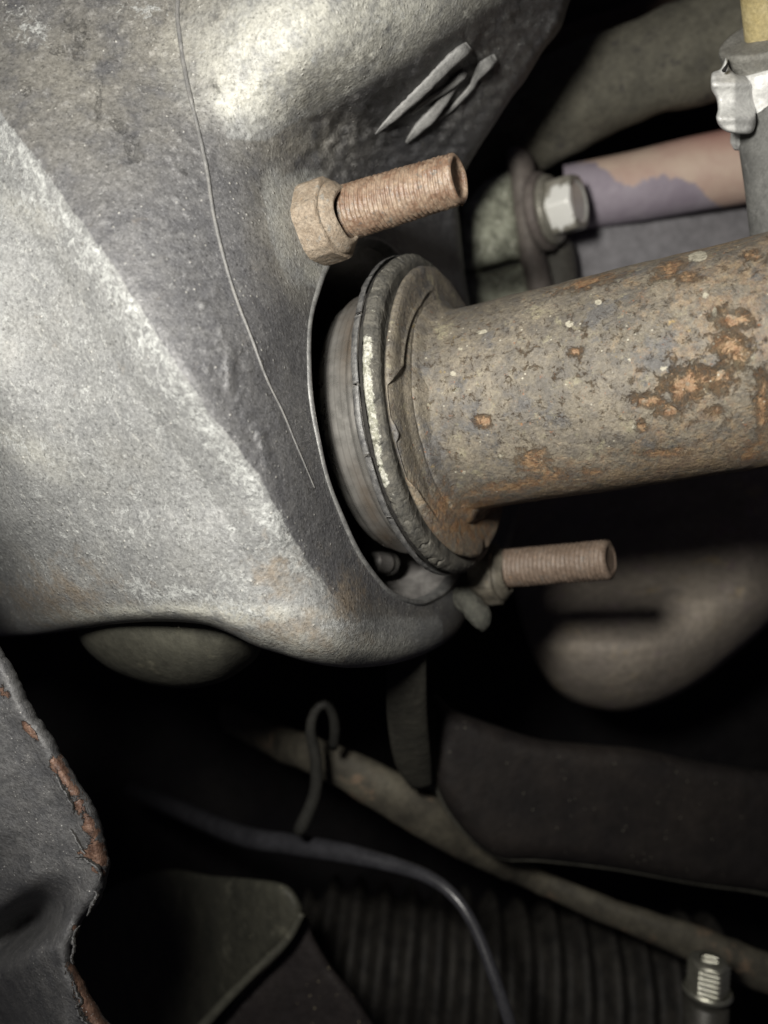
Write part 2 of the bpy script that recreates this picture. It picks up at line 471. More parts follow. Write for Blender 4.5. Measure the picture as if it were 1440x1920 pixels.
# ------------------------------------------------------------------ main axis of the exhaust joint
AX, UX, WX = frame_of([.88, -.452, .121])
PG = np.array([13.5, 200.0, 24.6])
def on_plane(px, py, t):
    """depth where the ray through a pixel meets the plane square to the pipe axis at t"""
    C0 = PG + t * AX
    r = np.stack([(np.asarray(px, float) - 720) / F, np.ones_like(np.asarray(px, float)), (960 - np.asarray(py, float)) / F], -1)
    return (AX @ C0) / np.minimum(r @ AX, -.15)

# ------------------------------------------------------------------ the cast housing
HT, HR = -8.0, 47.0
th = np.linspace(0, 2 * np.pi, 260, endpoint=False)[:, None]
hole3 = PG + HT * AX + (HR + .25 * np.sin(5 * th + 1) + .12 * np.sin(17 * th)) * (np.cos(th) * UX + np.sin(th) * WX)
hole_px = proj(hole3)
outl = [(-220, -220), (1130, -220), (1090, -60), (1066, 8), (1050, 55), (1018, 96), (985, 150), (960, 182), (925, 236), (893, 285),
        (868, 330), (858, 372), (862, 420), (868, 480), (876, 540), (890, 600), (940, 700), (985, 860), (960, 1010),
        (930, 1075), (905, 1110), (878, 1150), (850, 1192), (800, 1224), (730, 1246), (650, 1252), (580, 1242), (525, 1226),
        (480, 1212), (430, 1188), (385, 1172), (330, 1166), (270, 1166), (210, 1171), (150, 1180), (90, 1188), (30, 1192),
        (-60, 1190), (-220, 1150)]
ctrl = [(-220, -220, 160), (0, 0, 156), (0, 210, 149), (-220, 300, 156), (200, 0, 155), (330, 120, 152), (200, 250, 146), (330, 300, 147),
        (420, 120, 149), (560, 20, 144), (560, 110, 147), (470, 200, 152), (680, 30, 150), (800, -20, 158), (900, -120, 165), (700, -200, 150), (400, -200, 155),
        (560, 195, 157), (650, 140, 157), (740, 85, 160), (820, 40, 164), (920, -50, 170), (615, 225, 170), (700, 172, 168), (790, 118, 172), (870, 66, 177),
        (640, 260, 179), (740, 200, 184), (840, 140, 189), (930, 80, 194), (1010, 20, 200), (1110, -200, 205),
        (760, 290, 207), (870, 260, 217), (960, 170, 217), (1040, 90, 217),
        (100, 400, 142), (250, 500, 139), (350, 700, 137), (400, 500, 146), (200, 480, 139), (0, 600, 144), (100, 700, 145), (-220, 700, 155),
        (0, 900, 156), (120, 900, 150), (250, 900, 147), (380, 920, 144), (-220, 1000, 290), (-60, 1000, 182), (0, 930, 158), (0, 1060, 184), (60, 1130, 184), (60, 1010, 163), (140, 1060, 163), (280, 1080, 155),
        (420, 1080, 150), (500, 1000, 147), (550, 1120, 153), (640, 1180, 159), (10, 1180, 225), (100, 1170, 188), (180, 1160, 174), (300, 1160, 162), (420, 1160, 155)]
for r_ in (48.5, 53, 58):
    for a in np.linspace(0, 2 * np.pi, 14, endpoint=False):
        p = PG + HT * AX + r_ * (math.cos(a) * UX + math.sin(a) * WX); q = proj(p)
        if q[0] < 990 and p[1] > 120: ctrl.append((q[0], q[1], p[1]))
for (x, y) in ((520, 420), (600, 420), (620, 340), (740, 420), (820, 450), (840, 1140), (760, 1170)):
    ctrl.append((x, y, float(on_plane(x, y, HT))))
ctrl = np.array(ctrl, float)
def tps_fit(c, lam=1e-3):
    X = c[:, :2] / 500; n = len(X); r = np.linalg.norm(X[:, None] - X[None], axis=2)
    K = np.where(r > 0, r * r * np.log(r + 1e-12), 0) + lam * np.eye(n)
    Pm = np.c_[np.ones(n), X]; Z = np.zeros((3, 3))
    s = np.linalg.solve(np.block([[K, Pm], [Pm.T, Z]]), np.r_[c[:, 2], 0, 0, 0]); return X, s
def tps_eval(m, x, y):
    X, s = m; q = np.stack([x, y], 1) / 500; r = np.linalg.norm(q[:, None] - X[None], axis=2)
    return (np.where(r > 0, r * r * np.log(r + 1e-12), 0) @ s[:-3]) + s[-3] + q @ s[-2:]
TM = tps_fit(ctrl)
RIDGE = np.array([(-220, -40), (0, 212), (60, 285), (130, 385), (200, 482), (270, 590), (330, 682), (400, 782), (470, 872), (520, 955), (575, 1050), (640, 1135), (700, 1190)], float)
def side(q, path):
    """signed distance to an open path, positive on the lower-left"""
    d = seg_dist(q, path, False)
    xr = np.interp(q[:, 1], path[:, 1], path[:, 0]); return np.where(q[:, 0] < xr, d, -d)
hp_inner = hole_px
def cast_depth(x, y):
    q = np.stack([x, y], 1)
    d = tps_eval(TM, x, y)
    s = side(q, RIDGE)
    soft = 9 * np.log1p(np.exp(np.clip(s / 9, -30, 30)))
    d = d + .055 * np.minimum(soft, 90) * np.clip((1150 - y) / 200, 0, 1) - .7 * np.exp(-(s / 26) ** 2) * np.clip((1150 - y) / 200, 0, 1)
    # flat machined land round the opening, with a shallow step at its outside
    dh = seg_dist(q, hole_px)
    pl = on_plane(x, y, HT)
    w = np.clip((46 - dh) / 24, 0, 1); w = w * w * (3 - 2 * w) * (x < 990)
    d = d * (1 - w) + pl * w
    return d
def cast_disp(q, s):
    P3 = np.c_[q, np.zeros(len(q))]
    a = .22 * vnoise(q, 60, 3) + .10 * vnoise(q, 16, 5)
    dh = seg_dist(q, hole_px)
    rough = np.clip(blobs(q, [(250, 220, 190, 130), (110, 90, 130, 90), (620, 270, 90, 60), (800, 200, 150, 120), (960, 60, 90, 110), (440, 680, 40, 150, -20)]) * 2, 0, 1)
    a = a - rough * .55 * np.maximum(0, vnoise(q, 11, 9, 2) - .15) * 1.6 + rough * .4 * np.maximum(0, vnoise(q, 14, 12, 2) - .3)
    # pits at the upper left
    a = a + 1.3 * np.maximum(0, blobs(q, [(248, 285, 7, 16, -15), (185, 195, 4, 26, 4), (150, 75, 8, 5), (50, 172, 9, 6), (225, 240, 7, 12, 60)]) - .35)
    a = a - 1.3 * np.maximum(0, blobs(q, [(262, 292, 6, 14, -15), (50, 165, 12, 8), (405, 165, 8, 12, -30), (432, 690, 10, 42, 0), (495, 840, 9, 40, -12), (525, 1010, 9, 30, -20)]) - .3)
    yc = np.interp(q[:, 0], CREST[::-1, 0], CREST[::-1, 1]); dk = np.clip((q[:, 1] - yc) / 40, 0, 1) * np.clip((q[:, 0] - 540) / 60, 0, 1) * np.clip((460 - q[:, 1]) / 60, 0, 1)
    a = a + dk * (1.5 * vnoise(q, 13, 21, 3) + .9 * vnoise(q, 34, 23))
    return a * np.clip(dh / 12, 0, 1) * np.clip(s / 6, .15, 1)
CREST = np.array([(1000, -60), (930, 10), (860, 50), (790, 98), (700, 152), (620, 200), (555, 228), (500, 262)], float)
def m_bare_lit(q):
    s = side(q, RIDGE); w = vnoise(q, 40, 2) * 10
    b = np.clip((s + .5 * w) / 13 + .5, 0, 1) * np.clip((1240 - q[:, 1]) / 40 + .6, 0, 1)
    lo = np.clip((q[:, 1] - 1120) / 60, 0, 1) * (q[:, 0] < 830) * .8
    bulge = 1.25 * blobs(q, [(560, 90, 120, 110), (760, 10, 200, 60, -20), (480, 190, 60, 50)])  # light on the bulge put into the colour, cut off at its crest
    yc = np.interp(q[:, 0], CREST[::-1, 0], CREST[::-1, 1]); bulge = np.maximum(bulge, .85 * np.clip((q[:, 0] - 400 - .25 * (200 - q[:, 1])) / 60, 0, 1)) * np.clip((yc - q[:, 1]) / 26 + .6, 0, 1)
    rimmed = .62 * np.clip(1 - seg_dist(q, hole_px) / 26, 0, 1)
    nutd = 1.3 * blobs(q, [(535, 425, 26, 90, -12), (560, 345, 40, 20, -20), (592, 515, 44, 20, 20)])
    return np.clip(np.maximum.reduce([b, lo, bulge, rimmed, nutd]), 0, 1)
def m_ox(q):
    sd0 = side(q, RIDGE); r = np.clip((sd0 + 8 + 9 * vnoise(q, 24, 31)) / 22, 0, 1) * np.clip(1 - (sd0 - 4) / 95, 0, 1) * np.clip((1130 - q[:, 1]) / 60, 0, 1) * np.clip((q[:, 0] + 30) / 30, 0, 1)
    r2 = pathmark(q, [(240, 1095), (290, 1120), (350, 1112), (420, 1130), (490, 1150)], 42)
    r3 = blobs(q, [(440, 1090, 60, 30, 35), (640, 1180, 60, 25), (60, 380, 50, 40), (20, 830, 70, 20, 20), (350, 940, 30, 12, 40), (60, 55, 40, 30), (270, 20, 40, 14)]) * .8
    return np.maximum.reduce([r, r2 * .95, r3, .33 * m_bare_lit(q)])
def m_pale(q):
    yc = np.interp(q[:, 0], CREST[::-1, 0], CREST[::-1, 1]); up = np.clip((yc - q[:, 1]) / 26 + .4, 0, 1)
    return np.clip(np.maximum(up * blobs(q, [(540, 110, 130, 90), (650, 60, 170, 90, -15), (850, -30, 190, 70, -20), (440, 170, 40, 40)]), .6 * blobs(q, [(538, 428, 20, 80, -12), (560, 350, 30, 16, -20), (590, 512, 40, 14, 20), (50, 400, 40, 20, 30, .6), (60, 850, 90, 22, 25, .6), (330, 1155, 170, 16, 0, 1.8), (600, 1222, 170, 26, 3, 1.6)])) * 1.5, 0, 1)  # painted light on the bulge and bottom edge; dust round the nut
def m_tan(q): return .62 * blobs(q, [(520, 1080, 55, 50), (560, 1180, 120, 40, 10), (110, 1120, 110, 60), (650, 1120, 40, 60)])
def m_pit(q): return np.clip(.62 * blobs(q, [(248, 280, 14, 26, -15), (186, 200, 6, 40, 4), (150, 80, 14, 40, 10), (50, 172, 14, 9), (225, 235, 22, 12, 40), (110, 95, 18, 8), (405, 165, 7, 11, -30), (345, 325, 7, 8), (130, 40, 10, 22), (432, 690, 5, 34, 0), (497, 838, 5, 32, -12), (575, 250, 30, 20), (545, 235, 16, 22), (600, 300, 20, 20)]) * 1.5, 0, .62)
def m_dust(q): return blobs(q, [(130, 130, 180, 150, 0, .8), (560, 260, 90, 60), (540, 420, 50, 110, -10), (330, 60, 120, 120), (900, 120, 120, 90, 0, .5), (700, 1190, 160, 40)])
def cast_rw(q):
    lower = np.clip((q[:, 1] - 1040) / 90, 0, 1)
    w = 12 + 6 * (q[:, 1] < 300) + lower * 34
    left = np.clip((330 - q[:, 0]) / 150, 0, 1) * lower
    return w - left * 10 - 22 * np.clip((520 - q[:, 0]) / 80, 0, 1) * lower + left * 10
T_house = thing('cast_housing', 'large grey cast metal housing with round opening and raised ribs, upper left', 'housing', P(450, 1200, 160))
house = relief('shell', outl, cast_depth, M_cast, T_house, hole=hole_px, grid=5.5, rmm=9, back=lambda q_: 26 - 19 * np.clip((q_[:, 1] - 1000) / 120, 0, 1), step=5, rwf=cast_rw, disp=cast_disp,
               marks={'bare_lit': m_bare_lit, 'oxide': m_ox, 'pale': m_pale, 'tan': m_tan, 'dust': m_dust, 'pit': m_pit})
# bore: bright lip, wall going back, closed dark bottom
def wob(T, R, TH): return T + .10 * np.sin(9 * TH) * (R > 46.5), R + .25 * np.sin(5 * TH + 1) + .12 * np.sin(17 * TH)
V, f = lathe(PG, AX, [(HT - 2.0, 48.1), (HT + .15, 48.0), (HT + .45, 47.6), (HT + .5, 47.2), (HT + .3, 46.8), (HT - .4, 46.5), (HT - 2.5, 46.2)], 300, wob)
link('bore_lip', V, f, M_scratch, T_house)
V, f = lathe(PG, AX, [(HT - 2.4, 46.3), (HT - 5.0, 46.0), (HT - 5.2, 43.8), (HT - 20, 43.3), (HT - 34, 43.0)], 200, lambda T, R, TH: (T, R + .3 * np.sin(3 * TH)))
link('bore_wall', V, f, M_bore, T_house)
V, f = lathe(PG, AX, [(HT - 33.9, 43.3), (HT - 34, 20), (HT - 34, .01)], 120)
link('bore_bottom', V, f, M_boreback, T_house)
# parting seam running down the face
def on_cast(pts, lift):
    pts = np.asarray(pts, float); c = catmull(pts, 8, False); d = cast_depth(c[:, 0], c[:, 1]) - lift; return P(c[:, 0], c[:, 1], d)
sp = catmull([(341, -40), (333, 12), (336, 60), (350, 150), (372, 245), (388, 320), (400, 400), (420, 485), (443, 560), (470, 630), (500, 710), (530, 772), (556, 835), (590, 915)], 7, False)
sd_ = cast_depth(sp[:, 0], sp[:, 1]) + cast_disp(sp, np.full(len(sp), 99.)) - .10
srad = np.interp(sp[:, 1], [-40, 300, 560, 700, 920], [.44, .42, .34, .26, .14]) * (1 + .35 * vnoise(sp, 22, 4))
V, f = tube(P(sp[:, 0], sp[:, 1], sd_), srad, nseg=8, step=.6)
link('casting_seam', V, f, M_seam, T_house)
def rib(path, ws, hs, mat=M_mark, name='raised_rib'):
    """raised bar on the face; path px, width px, height mm"""
    n = len(path); pr = np.c_[np.asarray(path, float), ws, hs]; pr = catmull(pr, 5, False)
    c = pr[:, :2]; tg = np.gradient(c, axis=0); tg /= np.linalg.norm(tg, axis=1)[:, None]; nn = np.stack([-tg[:, 1], tg[:, 0]], 1)
    rings = []
    prof = [(-1.12, -.6), (-1.0, .35), (-.8, .9), (-.3, 1.0), (.4, 1.0), (.8, .85), (.97, .3), (1.1, -.6)]
    for a, hh in prof:
        jit_ = 1 + .2 * vnoise(c + 50 * a, 10, 6)
        q = c + nn * (pr[:, 2] / 2 * a * jit_)[:, None]
        dq = cast_depth(q[:, 0], q[:, 1])
        ql = c - nn * (pr[:, 2] / 2 * .95)[:, None]; dl = cast_depth(ql[:, 0], ql[:, 1])
        e = np.clip(pr[:, 3] / 1.4, 0, 1)
        d = dq + 1.2 if abs(a) > 1.05 else dq * (1 - e) + e * (dl + .35 * (dq - dl) - .8 * hh) - .2
        rings.append(P(q[:, 0], q[:, 1], d))
    G = np.array(rings).transpose(1, 0, 2); V, f = grid_mesh(G, False)
    m = len(prof); f = f + [list(range(m)), [(len(G) - 1) * m + i for i in range(m)][::-1]]
    return link(name, V, f, mat, T_house)
rib([(704, 252), (735, 222), (790, 170), (840, 120), (866, 97), (880, 86)], [3, 15, 22, 23, 24, 17], [.2, 1.6, 2.3, 2.4, 2.2, .8])
rib([(772, 214), (800, 190), (835, 168), (866, 142), (872, 134)], [5, 10, 13, 17, 8], [.2, .9, 1.2, 1.4, .4])
rib([(762, 268), (786, 240), (815, 210), (843, 175), (866, 142)], [5, 20, 22, 13, 9], [.3, 1.8, 1.9, 1.2, .5])
rib([(822, 226), (850, 200), (880, 168), (893, 146), (905, 128), (918, 115), (930, 108)], [4, 9, 11, 14, 24, 23, 14], [.2, 1.0, 1.4, 1.8, 2.4, 2.0, .6])
# boss nub under the lower stud
V, f = tube_px([(862, 1112, 218), (884, 1138, 213), (900, 1156, 212), (907, 1170, 213), (908, 1180, 214)], [18, 22, 21, 15, 7], nseg=32, step=.4, rough=1.1)
link('boss', V, f, simple('dirty boss', (.06, .06, .052), (.12, .12, .10), 1.6, .6, 0, .3, .5), T_house)

# bolt end seen inside the opening
bc = P(716, 1054, 212)
T_ib = thing('small_bolt', 'small round dark bolt end deep inside the lower edge of the opening', 'bolt', bc)
V, f = tube(P([700, 712, 727, 729], [1053, 1054, 1056, 1056], [207, 209, 211, 211.4]), [2.6, 2.9, 2.7, .5], nseg=20, step=.8)
link('bolt_end', V, f, simple('grey bolt', (.13, .125, .12), (.20, .19, .18), 3, .45, .3, .4, .1), T_ib)
V, f = tube(P([727, 729.5], [1056, 1056.3], [211.2, 212]), [3.4, 3.4], nseg=20, step=.4)
link('bolt_collar', V, f, M_black, T_ib)

# ------------------------------------------------------------------ exhaust pipe with flange, sleeve
T_pipe = thing('exhaust_pipe', 'thick rusty brown exhaust pipe with a flared end flange entering from the right', 'pipe', PG + 60 * AX - 26 * UX)
RUST = [(1255, 505, 26, 12, -20), (1290, 520, 18, 10), (1370, 600, 34, 18, 10), (1290, 720, 40, 26, -25), (1375, 655, 26, 30), (1255, 770, 20, 14), (1000, 865, 24, 22),
        (1030, 890, 22, 12, -15), (1110, 885, 20, 8), (1410, 850, 26, 14, -20), (900, 950, 55, 18, -8), (830, 950, 22, 30, 15), (880, 985, 50, 22), (1350, 710, 20, 20), (1415, 480, 18, 8),
        (1250, 850, 40, 7), (905, 790, 14, 9), (1340, 770, 14, 8), (1100, 530, 50, 8, -15), (1430, 760, 10, 60), (975, 910, 90, 10, -8), (1200, 800, 10, 10), (1080, 660, 12, 8), (1215, 750, 30, 10)]
PALE = [(1308, 481, 17, 9, -8, 1.0), (1323, 554, 8, 7, 0, .8), (1122, 567, 7, 5, 0, .9), (1068, 607, 9, 7, 0, .8), (1340, 585, 5, 12, 10, .8), (905, 622, 11, 4, -8, .9), (863, 655, 5, 5, 0, .7),
        (850, 700, 7, 7, 0, .8), (910, 795, 8, 5, 0, .6), (1190, 800, 5, 4), (870, 886, 4, 3), (940, 854, 4, 3), (1245, 690, 10, 8, 0, .7), (1180, 675, 8, 6, 0, .6)]
def warm(q): return np.clip(np.clip((q[:, 0] - 900) / 400, 0, 1) * .8 + np.clip((q[:, 1] - 820) / 120, 0, 1) * .8, 0, 1)
pr = dense([(7.0, 27.4), (8.2, 26.2), (9.8, 25.3), (12, 25.05), (16, 25.0), (40, 24.9), (70, 24.4), (110, 24.0), (150, 24.0)], .7)
def pmod(T, R, TH):
    q = np.stack([T.ravel(), TH.ravel() * 12], 1)
    n = vnoise(np.stack([T.ravel() / 1.0, np.cos(TH.ravel()) * 25, np.sin(TH.ravel()) * 25], 1), 9, 3).reshape(T.shape)
    n2 = vnoise(np.stack([T.ravel() / 1.0, np.cos(TH.ravel()) * 25, np.sin(TH.ravel()) * 25], 1), 1.8, 5).reshape(T.shape)
    return T, R + .22 * n + .07 * n2
V, f = lathe(PG, AX, pr, 300, pmod)
q = proj(V)
link('pipe_tube', V, f, M_pipe, T_pipe, attrs={'rust': blobs(q, RUST), 'pale': blobs(q, PALE), 'warm': warm(q)})
# weld root
V, f = lathe(PG, AX, dense([(6.4, 28.4), (6.9, 28.3), (7.5, 27.7), (8.2, 26.6), (9.4, 25.1)], .25), 260,
             lambda T, R, TH: (T + .12 * np.sin(TH * 19 + 2 * np.sin(3 * TH)), R + .14 * np.sin(TH * 27 + np.sin(TH * 7) * 2) + .15 * np.sin(TH * 9)))
q = proj(V); link('weld_bead', V, f, M_pipe, T_pipe, attrs={'rust': blobs(q, RUST) * 1.0, 'pale': blobs(q, PALE), 'warm': warm(q)})
# flared collar: rim, folded lip with a crease, torn nick
def ring_polar(pts, t=6.2):
    o = []
    for x, y in pts:
        v = P(x, y, float(on_plane(x, y, t))) - (PG + t * AX); o.append((math.atan2(v @ WX, v @ UX), math.hypot(v @ UX, v @ WX)))
    a = np.unwrap([i[0] for i in o]); r = np.array([i[1] for i in o]); k_ = np.argsort(a); return a[k_] , r[k_]
ca, cr_ = ring_polar([(815, 545), (785, 575), (768, 608), (754, 688), (732, 735), (742, 770), (754, 812), (756, 863), (785, 915), (812, 960), (830, 985)])
amid = ca.mean()
def fmod(T, R, TH):
    a = amid + np.angle(np.exp(1j * (TH - amid)))
    rc = np.interp(a, ca, cr_); on = np.clip((a - ca[0]) / .25, 0, 1) * np.clip((ca[-1] - a) / .25, 0, 1)
    st = np.clip((R - rc) / .9 + .5, 0, 1); st = st * st * (3 - 2 * st)
    face = (T > 5.3)
    lip = np.clip((R - 33) / 3, 0, 1)
    T = T + face * on * (-.75 * (1 - st) * np.clip((R - 29) / 2, 0, 1) + .35 * np.exp(-((R - rc - .4) / .5) ** 2))
    T = T + .30 * np.sin(2 * TH + .4) * lip + .10 * np.sin(7 * TH) * lip
    nick = np.exp(-((np.angle(np.exp(1j * (TH - (math.pi + .25))))) / .05) ** 2)
    p = np.stack([T.ravel(), np.cos(TH.ravel()) * 34, np.sin(TH.ravel()) * 34 + R.ravel()], 1)
    n_ = vnoise(p, 5, 3).reshape(T.shape); n2 = vnoise(p, 1.4, 6).reshape(T.shape)
    R = R - 1.0 * nick * lip + .30 * lip * np.sin(4 * TH + 1) + .25 * lip * n_ + .08 * n2
    return T - .5 * nick * lip + .14 * n_ + .05 * n2, R
fp = dense([(4.0, 35.6), (4.2, 36.3), (4.8, 36.9), (5.4, 36.8), (5.9, 36.2), (6.2, 35.2), (6.4, 33), (6.55, 30.5), (6.7, 28.0)], .25)
V, f = lathe(PG, AX, fp, 480, fmod)
q = proj(V)
link('flange', V, f, M_pipe, T_pipe, attrs={'rust': np.clip(blobs(q, RUST + [(870, 990, 60, 30)]), 0, 1), 'pale': blobs(q, [(745, 610, 12, 30, 8, .45)]), 'warm': warm(q)})
# machined sleeve that enters the opening
sp_ = dense([(-30, 20), (-15.6, 26), (-15.6, 31.8), (-15.0, 32.8), (-12.6, 33.3), (-12.4, 33.9), (-11.8, 34.2), (-6.5, 34.4), (-6.3, 34.7), (1, 34.9)], .5)
V, f = lathe(PG, AX, sp_, 260)
q = proj(V); rel = V - PG; al = rel @ AX
link('sleeve', V, f, M_sleeve, T_pipe, attrs={'along': al, 'angle': 0 * al, 'rust': np.clip(.4 * blobs(q, [(655, 640, 22, 90, 5), (690, 940, 16, 80, -22), (725, 1010, 20, 40, -30)]) * 1.4, 0, 1)})

# ------------------------------------------------------------------ gasket ring
T_g = thing('gasket_ring', 'cracked grey sealing ring with white flaking strip behind the pipe flange', 'gasket', PG - 42 * UX)
def gmod(T, R, TH):
    p = np.stack([T.ravel(), np.cos(TH.ravel()) * 40, np.sin(TH.ravel()) * 40], 1)
    cr = np.zeros_like(R)
    for i_ in range(46):
        a_ = (i_ * 2.399963) % (2 * math.pi); cr = cr + (.35 + .5 * ((i_ * 7) % 5) / 5) * np.exp(-((np.angle(np.exp(1j * (TH - a_ - .012 * np.sin(T * 3 + i_))))) / .0075) ** 2) * np.clip(np.sin(T * 1.3 + i_ * 1.9) + .6, 0, 1)
    return T + .15 * np.sin(5 * TH) + .12 * vnoise(p, 2.5, 9).reshape(T.shape), R - cr + .40 * vnoise(p, 5, 2).reshape(T.shape) + .24 * vnoise(p, 1.3, 4).reshape(T.shape)
gp = dense([(.3, 34.5), (.3, 39.0), (.6, 40.0), (1.2, 40.6), (2.2, 40.7), (3.2, 40.1), (3.9, 39.2), (4.1, 38.2), (3.9, 37.2), (3.6, 35.6), (3.6, 33)], .28)
V, f = lathe(PG, AX, gp, 1100, gmod)
q = proj(V)
wh = pathmark(q, [(689, 640), (685, 690), (690, 740), (700, 800), (705, 850), (719, 905)], 17) * 1.25
wh = np.maximum(wh, .35 * blobs(q, [(700, 560, 12, 60), (740, 960, 14, 50, -20)]))
link('ring_body', V, f, M_gasket, T_g, attrs={'white': np.clip(wh, 0, 1)})
V, f = lathe(PG, AX, [(-.3, 36), (-.4, 39.9), (-.2, 40.1), (.5, 39.8)], 300)
link('inner_groove', V, f, M_black, T_g)
# thin steel facing, broken into curved pieces
def px_angle(px, py):
    """angle on the ring for a photo position"""
    d = float(on_plane(px, py, 0)); v = P(px, py, d) - PG; return math.atan2(v @ WX, v @ UX)
def lamina(a0, a1, seed, r0=42.0, lift=0.0):
    n = max(20, int(abs(a1 - a0) * 150))
    if a1 < a0: a0, a1 = a1, a0
    def m(T, R, TH):
        j = vnoise(np.c_[TH[0] * 60, 0 * TH[0] + seed], 2.2, seed)[None]
        out = (np.arange(T.shape[0]) >= 2)[:, None] & (np.arange(T.shape[0]) <= 3)[:, None]
        return T + .10 * np.sin(11 * TH + seed) + out * (.45 * j), R + .14 * j + lift * np.sin((TH - a0) / (a1 - a0) * math.pi)
    V, f = lathe(PG, AX, [(-1.5, r0 - 1.6), (-1.7, r0 - .5), (-1.35, r0), (.0, r0 + .12), (.12, r0 - .12), (-1.2, r0 - .35), (-1.45, r0 - .7), (-1.3, r0 - 1.6)], n, m, a0, a1)
    m_ = 8
    nv = len(V)
    f = f + [[i * n for i in range(m_)], [i * n + n - 1 for i in range(m_)][::-1]]
    return link('facing_piece', V, f, M_lamina, T_g)
cuts = [px_angle(x, y) for x, y in ((760, 470), (700, 520), (679, 590), (670, 718), (693, 851), (733, 972), (790, 1052), (850, 1087))]
cuts = np.unwrap(cuts)
for i in range(len(cuts) - 1):
    g = .012 * (1 if cuts[i + 1] > cuts[i] else -1)
    lamina(cuts[i] + g, cuts[i + 1] - g * .3, i + 1, r0=40.9 + (.25 if i in (3, 4) else 0), lift=(.35 if i == 3 else .1))
lamina(cuts[0] - g * 0, cuts[0] - 1.2 * np.sign(cuts[1] - cuts[0]), 11, r0=40.7)
lamina(cuts[-1], cuts[-1] + 1.2 * np.sign(cuts[1] - cuts[0]), 12, r0=40.6)

# ------------------------------------------------------------------ studs and nuts
def stud(name, label, p0, p1, r0, r1, pitch, mat, cup, grp):
    p0 = np.asarray(p0); p1 = np.asarray(p1); L = np.linalg.norm(p1 - p0); A_ = (p1 - p0) / L
    T_ = thing(name, label, 'stud', p0, grp)
    n = 64; z = np.arange(0, L - .7, pitch / 9)
    prof = np.c_[z, np.interp(z, [0, L], [r0, r1])]
    def m(T, R, TH):
        ph = T / pitch + TH / (2 * np.pi); t = ph - np.floor(ph); tri = np.abs(t * 2 - 1)
        q3 = np.stack([T.ravel(), np.cos(TH.ravel()) * 6, np.sin(TH.ravel()) * 6], 1)
        wear = np.clip(.62 + .95 * vnoise(q3, 3.2, 5).reshape(T.shape), .08, 1.1)
        return T, R - .58 * tri * wear + .20 * vnoise(q3, 1.0, 8).reshape(T.shape)
    V, f = lathe(p0, A_, prof, n, m)
    link('thread', V, f, mat, T_)
    if cup: ep = [(L - 1.3, r1 - .25), (L - .5, r1 - .15), (L, r1 - .7), (L - .05, r1 - 1.2), (L - .8, r1 - 1.6), (L - 1.3, r1 - 2.4), (L - 1.5, .01)]
    else: ep = [(L - 1.3, r1 - .2), (L - .6, r1 - .3), (L - .1, r1 - 1.0), (L, r1 - 1.8), (L - .3, r1 - 2.4), (L - .4, .01)]
    V, f = lathe(p0, A_, dense(ep, .3), n, lambda T, R, TH: (T, R + .10 * np.sin(5 * TH) * (R > 2)))
    link('stud_end', V, f, mat, T_)
    return T_
def nut(name, label, c, A_, af, h, mat, grp, rot=0.0, hb=1.0, bore=5.0, skirt=True):
    """hex nut: chamfered hexagon body with a round washer face"""
    T_ = thing(name, label, 'nut', c, grp)
    n = 144; A2, U2, W2 = frame_of(A_)
    rc = af / math.cos(math.pi / 6) / 2
    prof = dense([(-h / 2, bore), (-h / 2, rc * .93), (-h / 2 + .6, rc * 1.0), (h / 2 - 1.2, rc * 1.0), (h / 2 - .4, rc * .93), (h / 2, rc * .84), (h / 2 + .1, bore)], .45)
    def m(T, R, TH):
        k = math.pi / 3; a = np.mod(TH + rot, k) - k / 2; hexr = (af / 2) / np.cos(a)
        hexr = np.minimum(hexr, rc * .935)
        q3 = np.stack([T.ravel(), np.cos(TH.ravel()) * 9, np.sin(TH.ravel()) * 9], 1)
        r = np.minimum(R, hexr)
        r = np.where(R > bore + .3, r + .28 * vnoise(q3, 4, 3).reshape(T.shape) + .07 * vnoise(q3, .9, 6).reshape(T.shape), r)
        return T, r
    V, f = lathe(c, A_, prof, n, m)
    ob = link('nut_body', V, f, mat, T_); ob.data.set_sharp_from_angle(angle=math.radians(34))
    if skirt:
        V, f = lathe(c, A_, dense([(h / 2 - .3, bore + .2), (h / 2 - .2, af / 2 * .93), (h / 2 + .9, af / 2 * .90), (h / 2 + 2.1, af / 2 * .74), (h / 2 + 2.6, bore + .4), (h / 2 + 2.3, bore - .4)], .4), 96,
                     lambda T, R, TH: (T + .12 * np.sin(3 * TH), R + .15 * np.sin(4 * TH + 1)))
        link('collar', V, f, mat, T_)
    return T_
sA = frame_of(P(868, 331, 158) - P(645, 402, 175))[0]
stud('threaded_stud', 'upper rusty threaded stud with a hollow end, sticking out over the gasket ring', P(640, 402, 172), P(862, 334, 158), 6.0, 5.15, 1.08, M_stud, True, 'studs of the pipe joint')
nut('hex_nut', 'upper rusty hex nut seated against the pale casting above the opening', P(590, 423, 171), AX * .8 + .2 * sA, 16.4, 12.0, M_nut, 'nuts of the pipe joint', rot=.45, bore=5.2)
stud('threaded_stud', 'lower rusty threaded stud pointing right beneath the pipe', P(935, 1067, 226), P(1146, 1049, 206), 5.7, 5.5, 1.35, M_stud2, False, 'studs of the pipe joint')
nut('hex_nut', 'lower brown hex nut half hidden under the gasket ring', P(917, 1078, 226), AX, 16.5, 7, M_nut2, 'nuts of the pipe joint', rot=.1, bore=5.2, skirt=True)

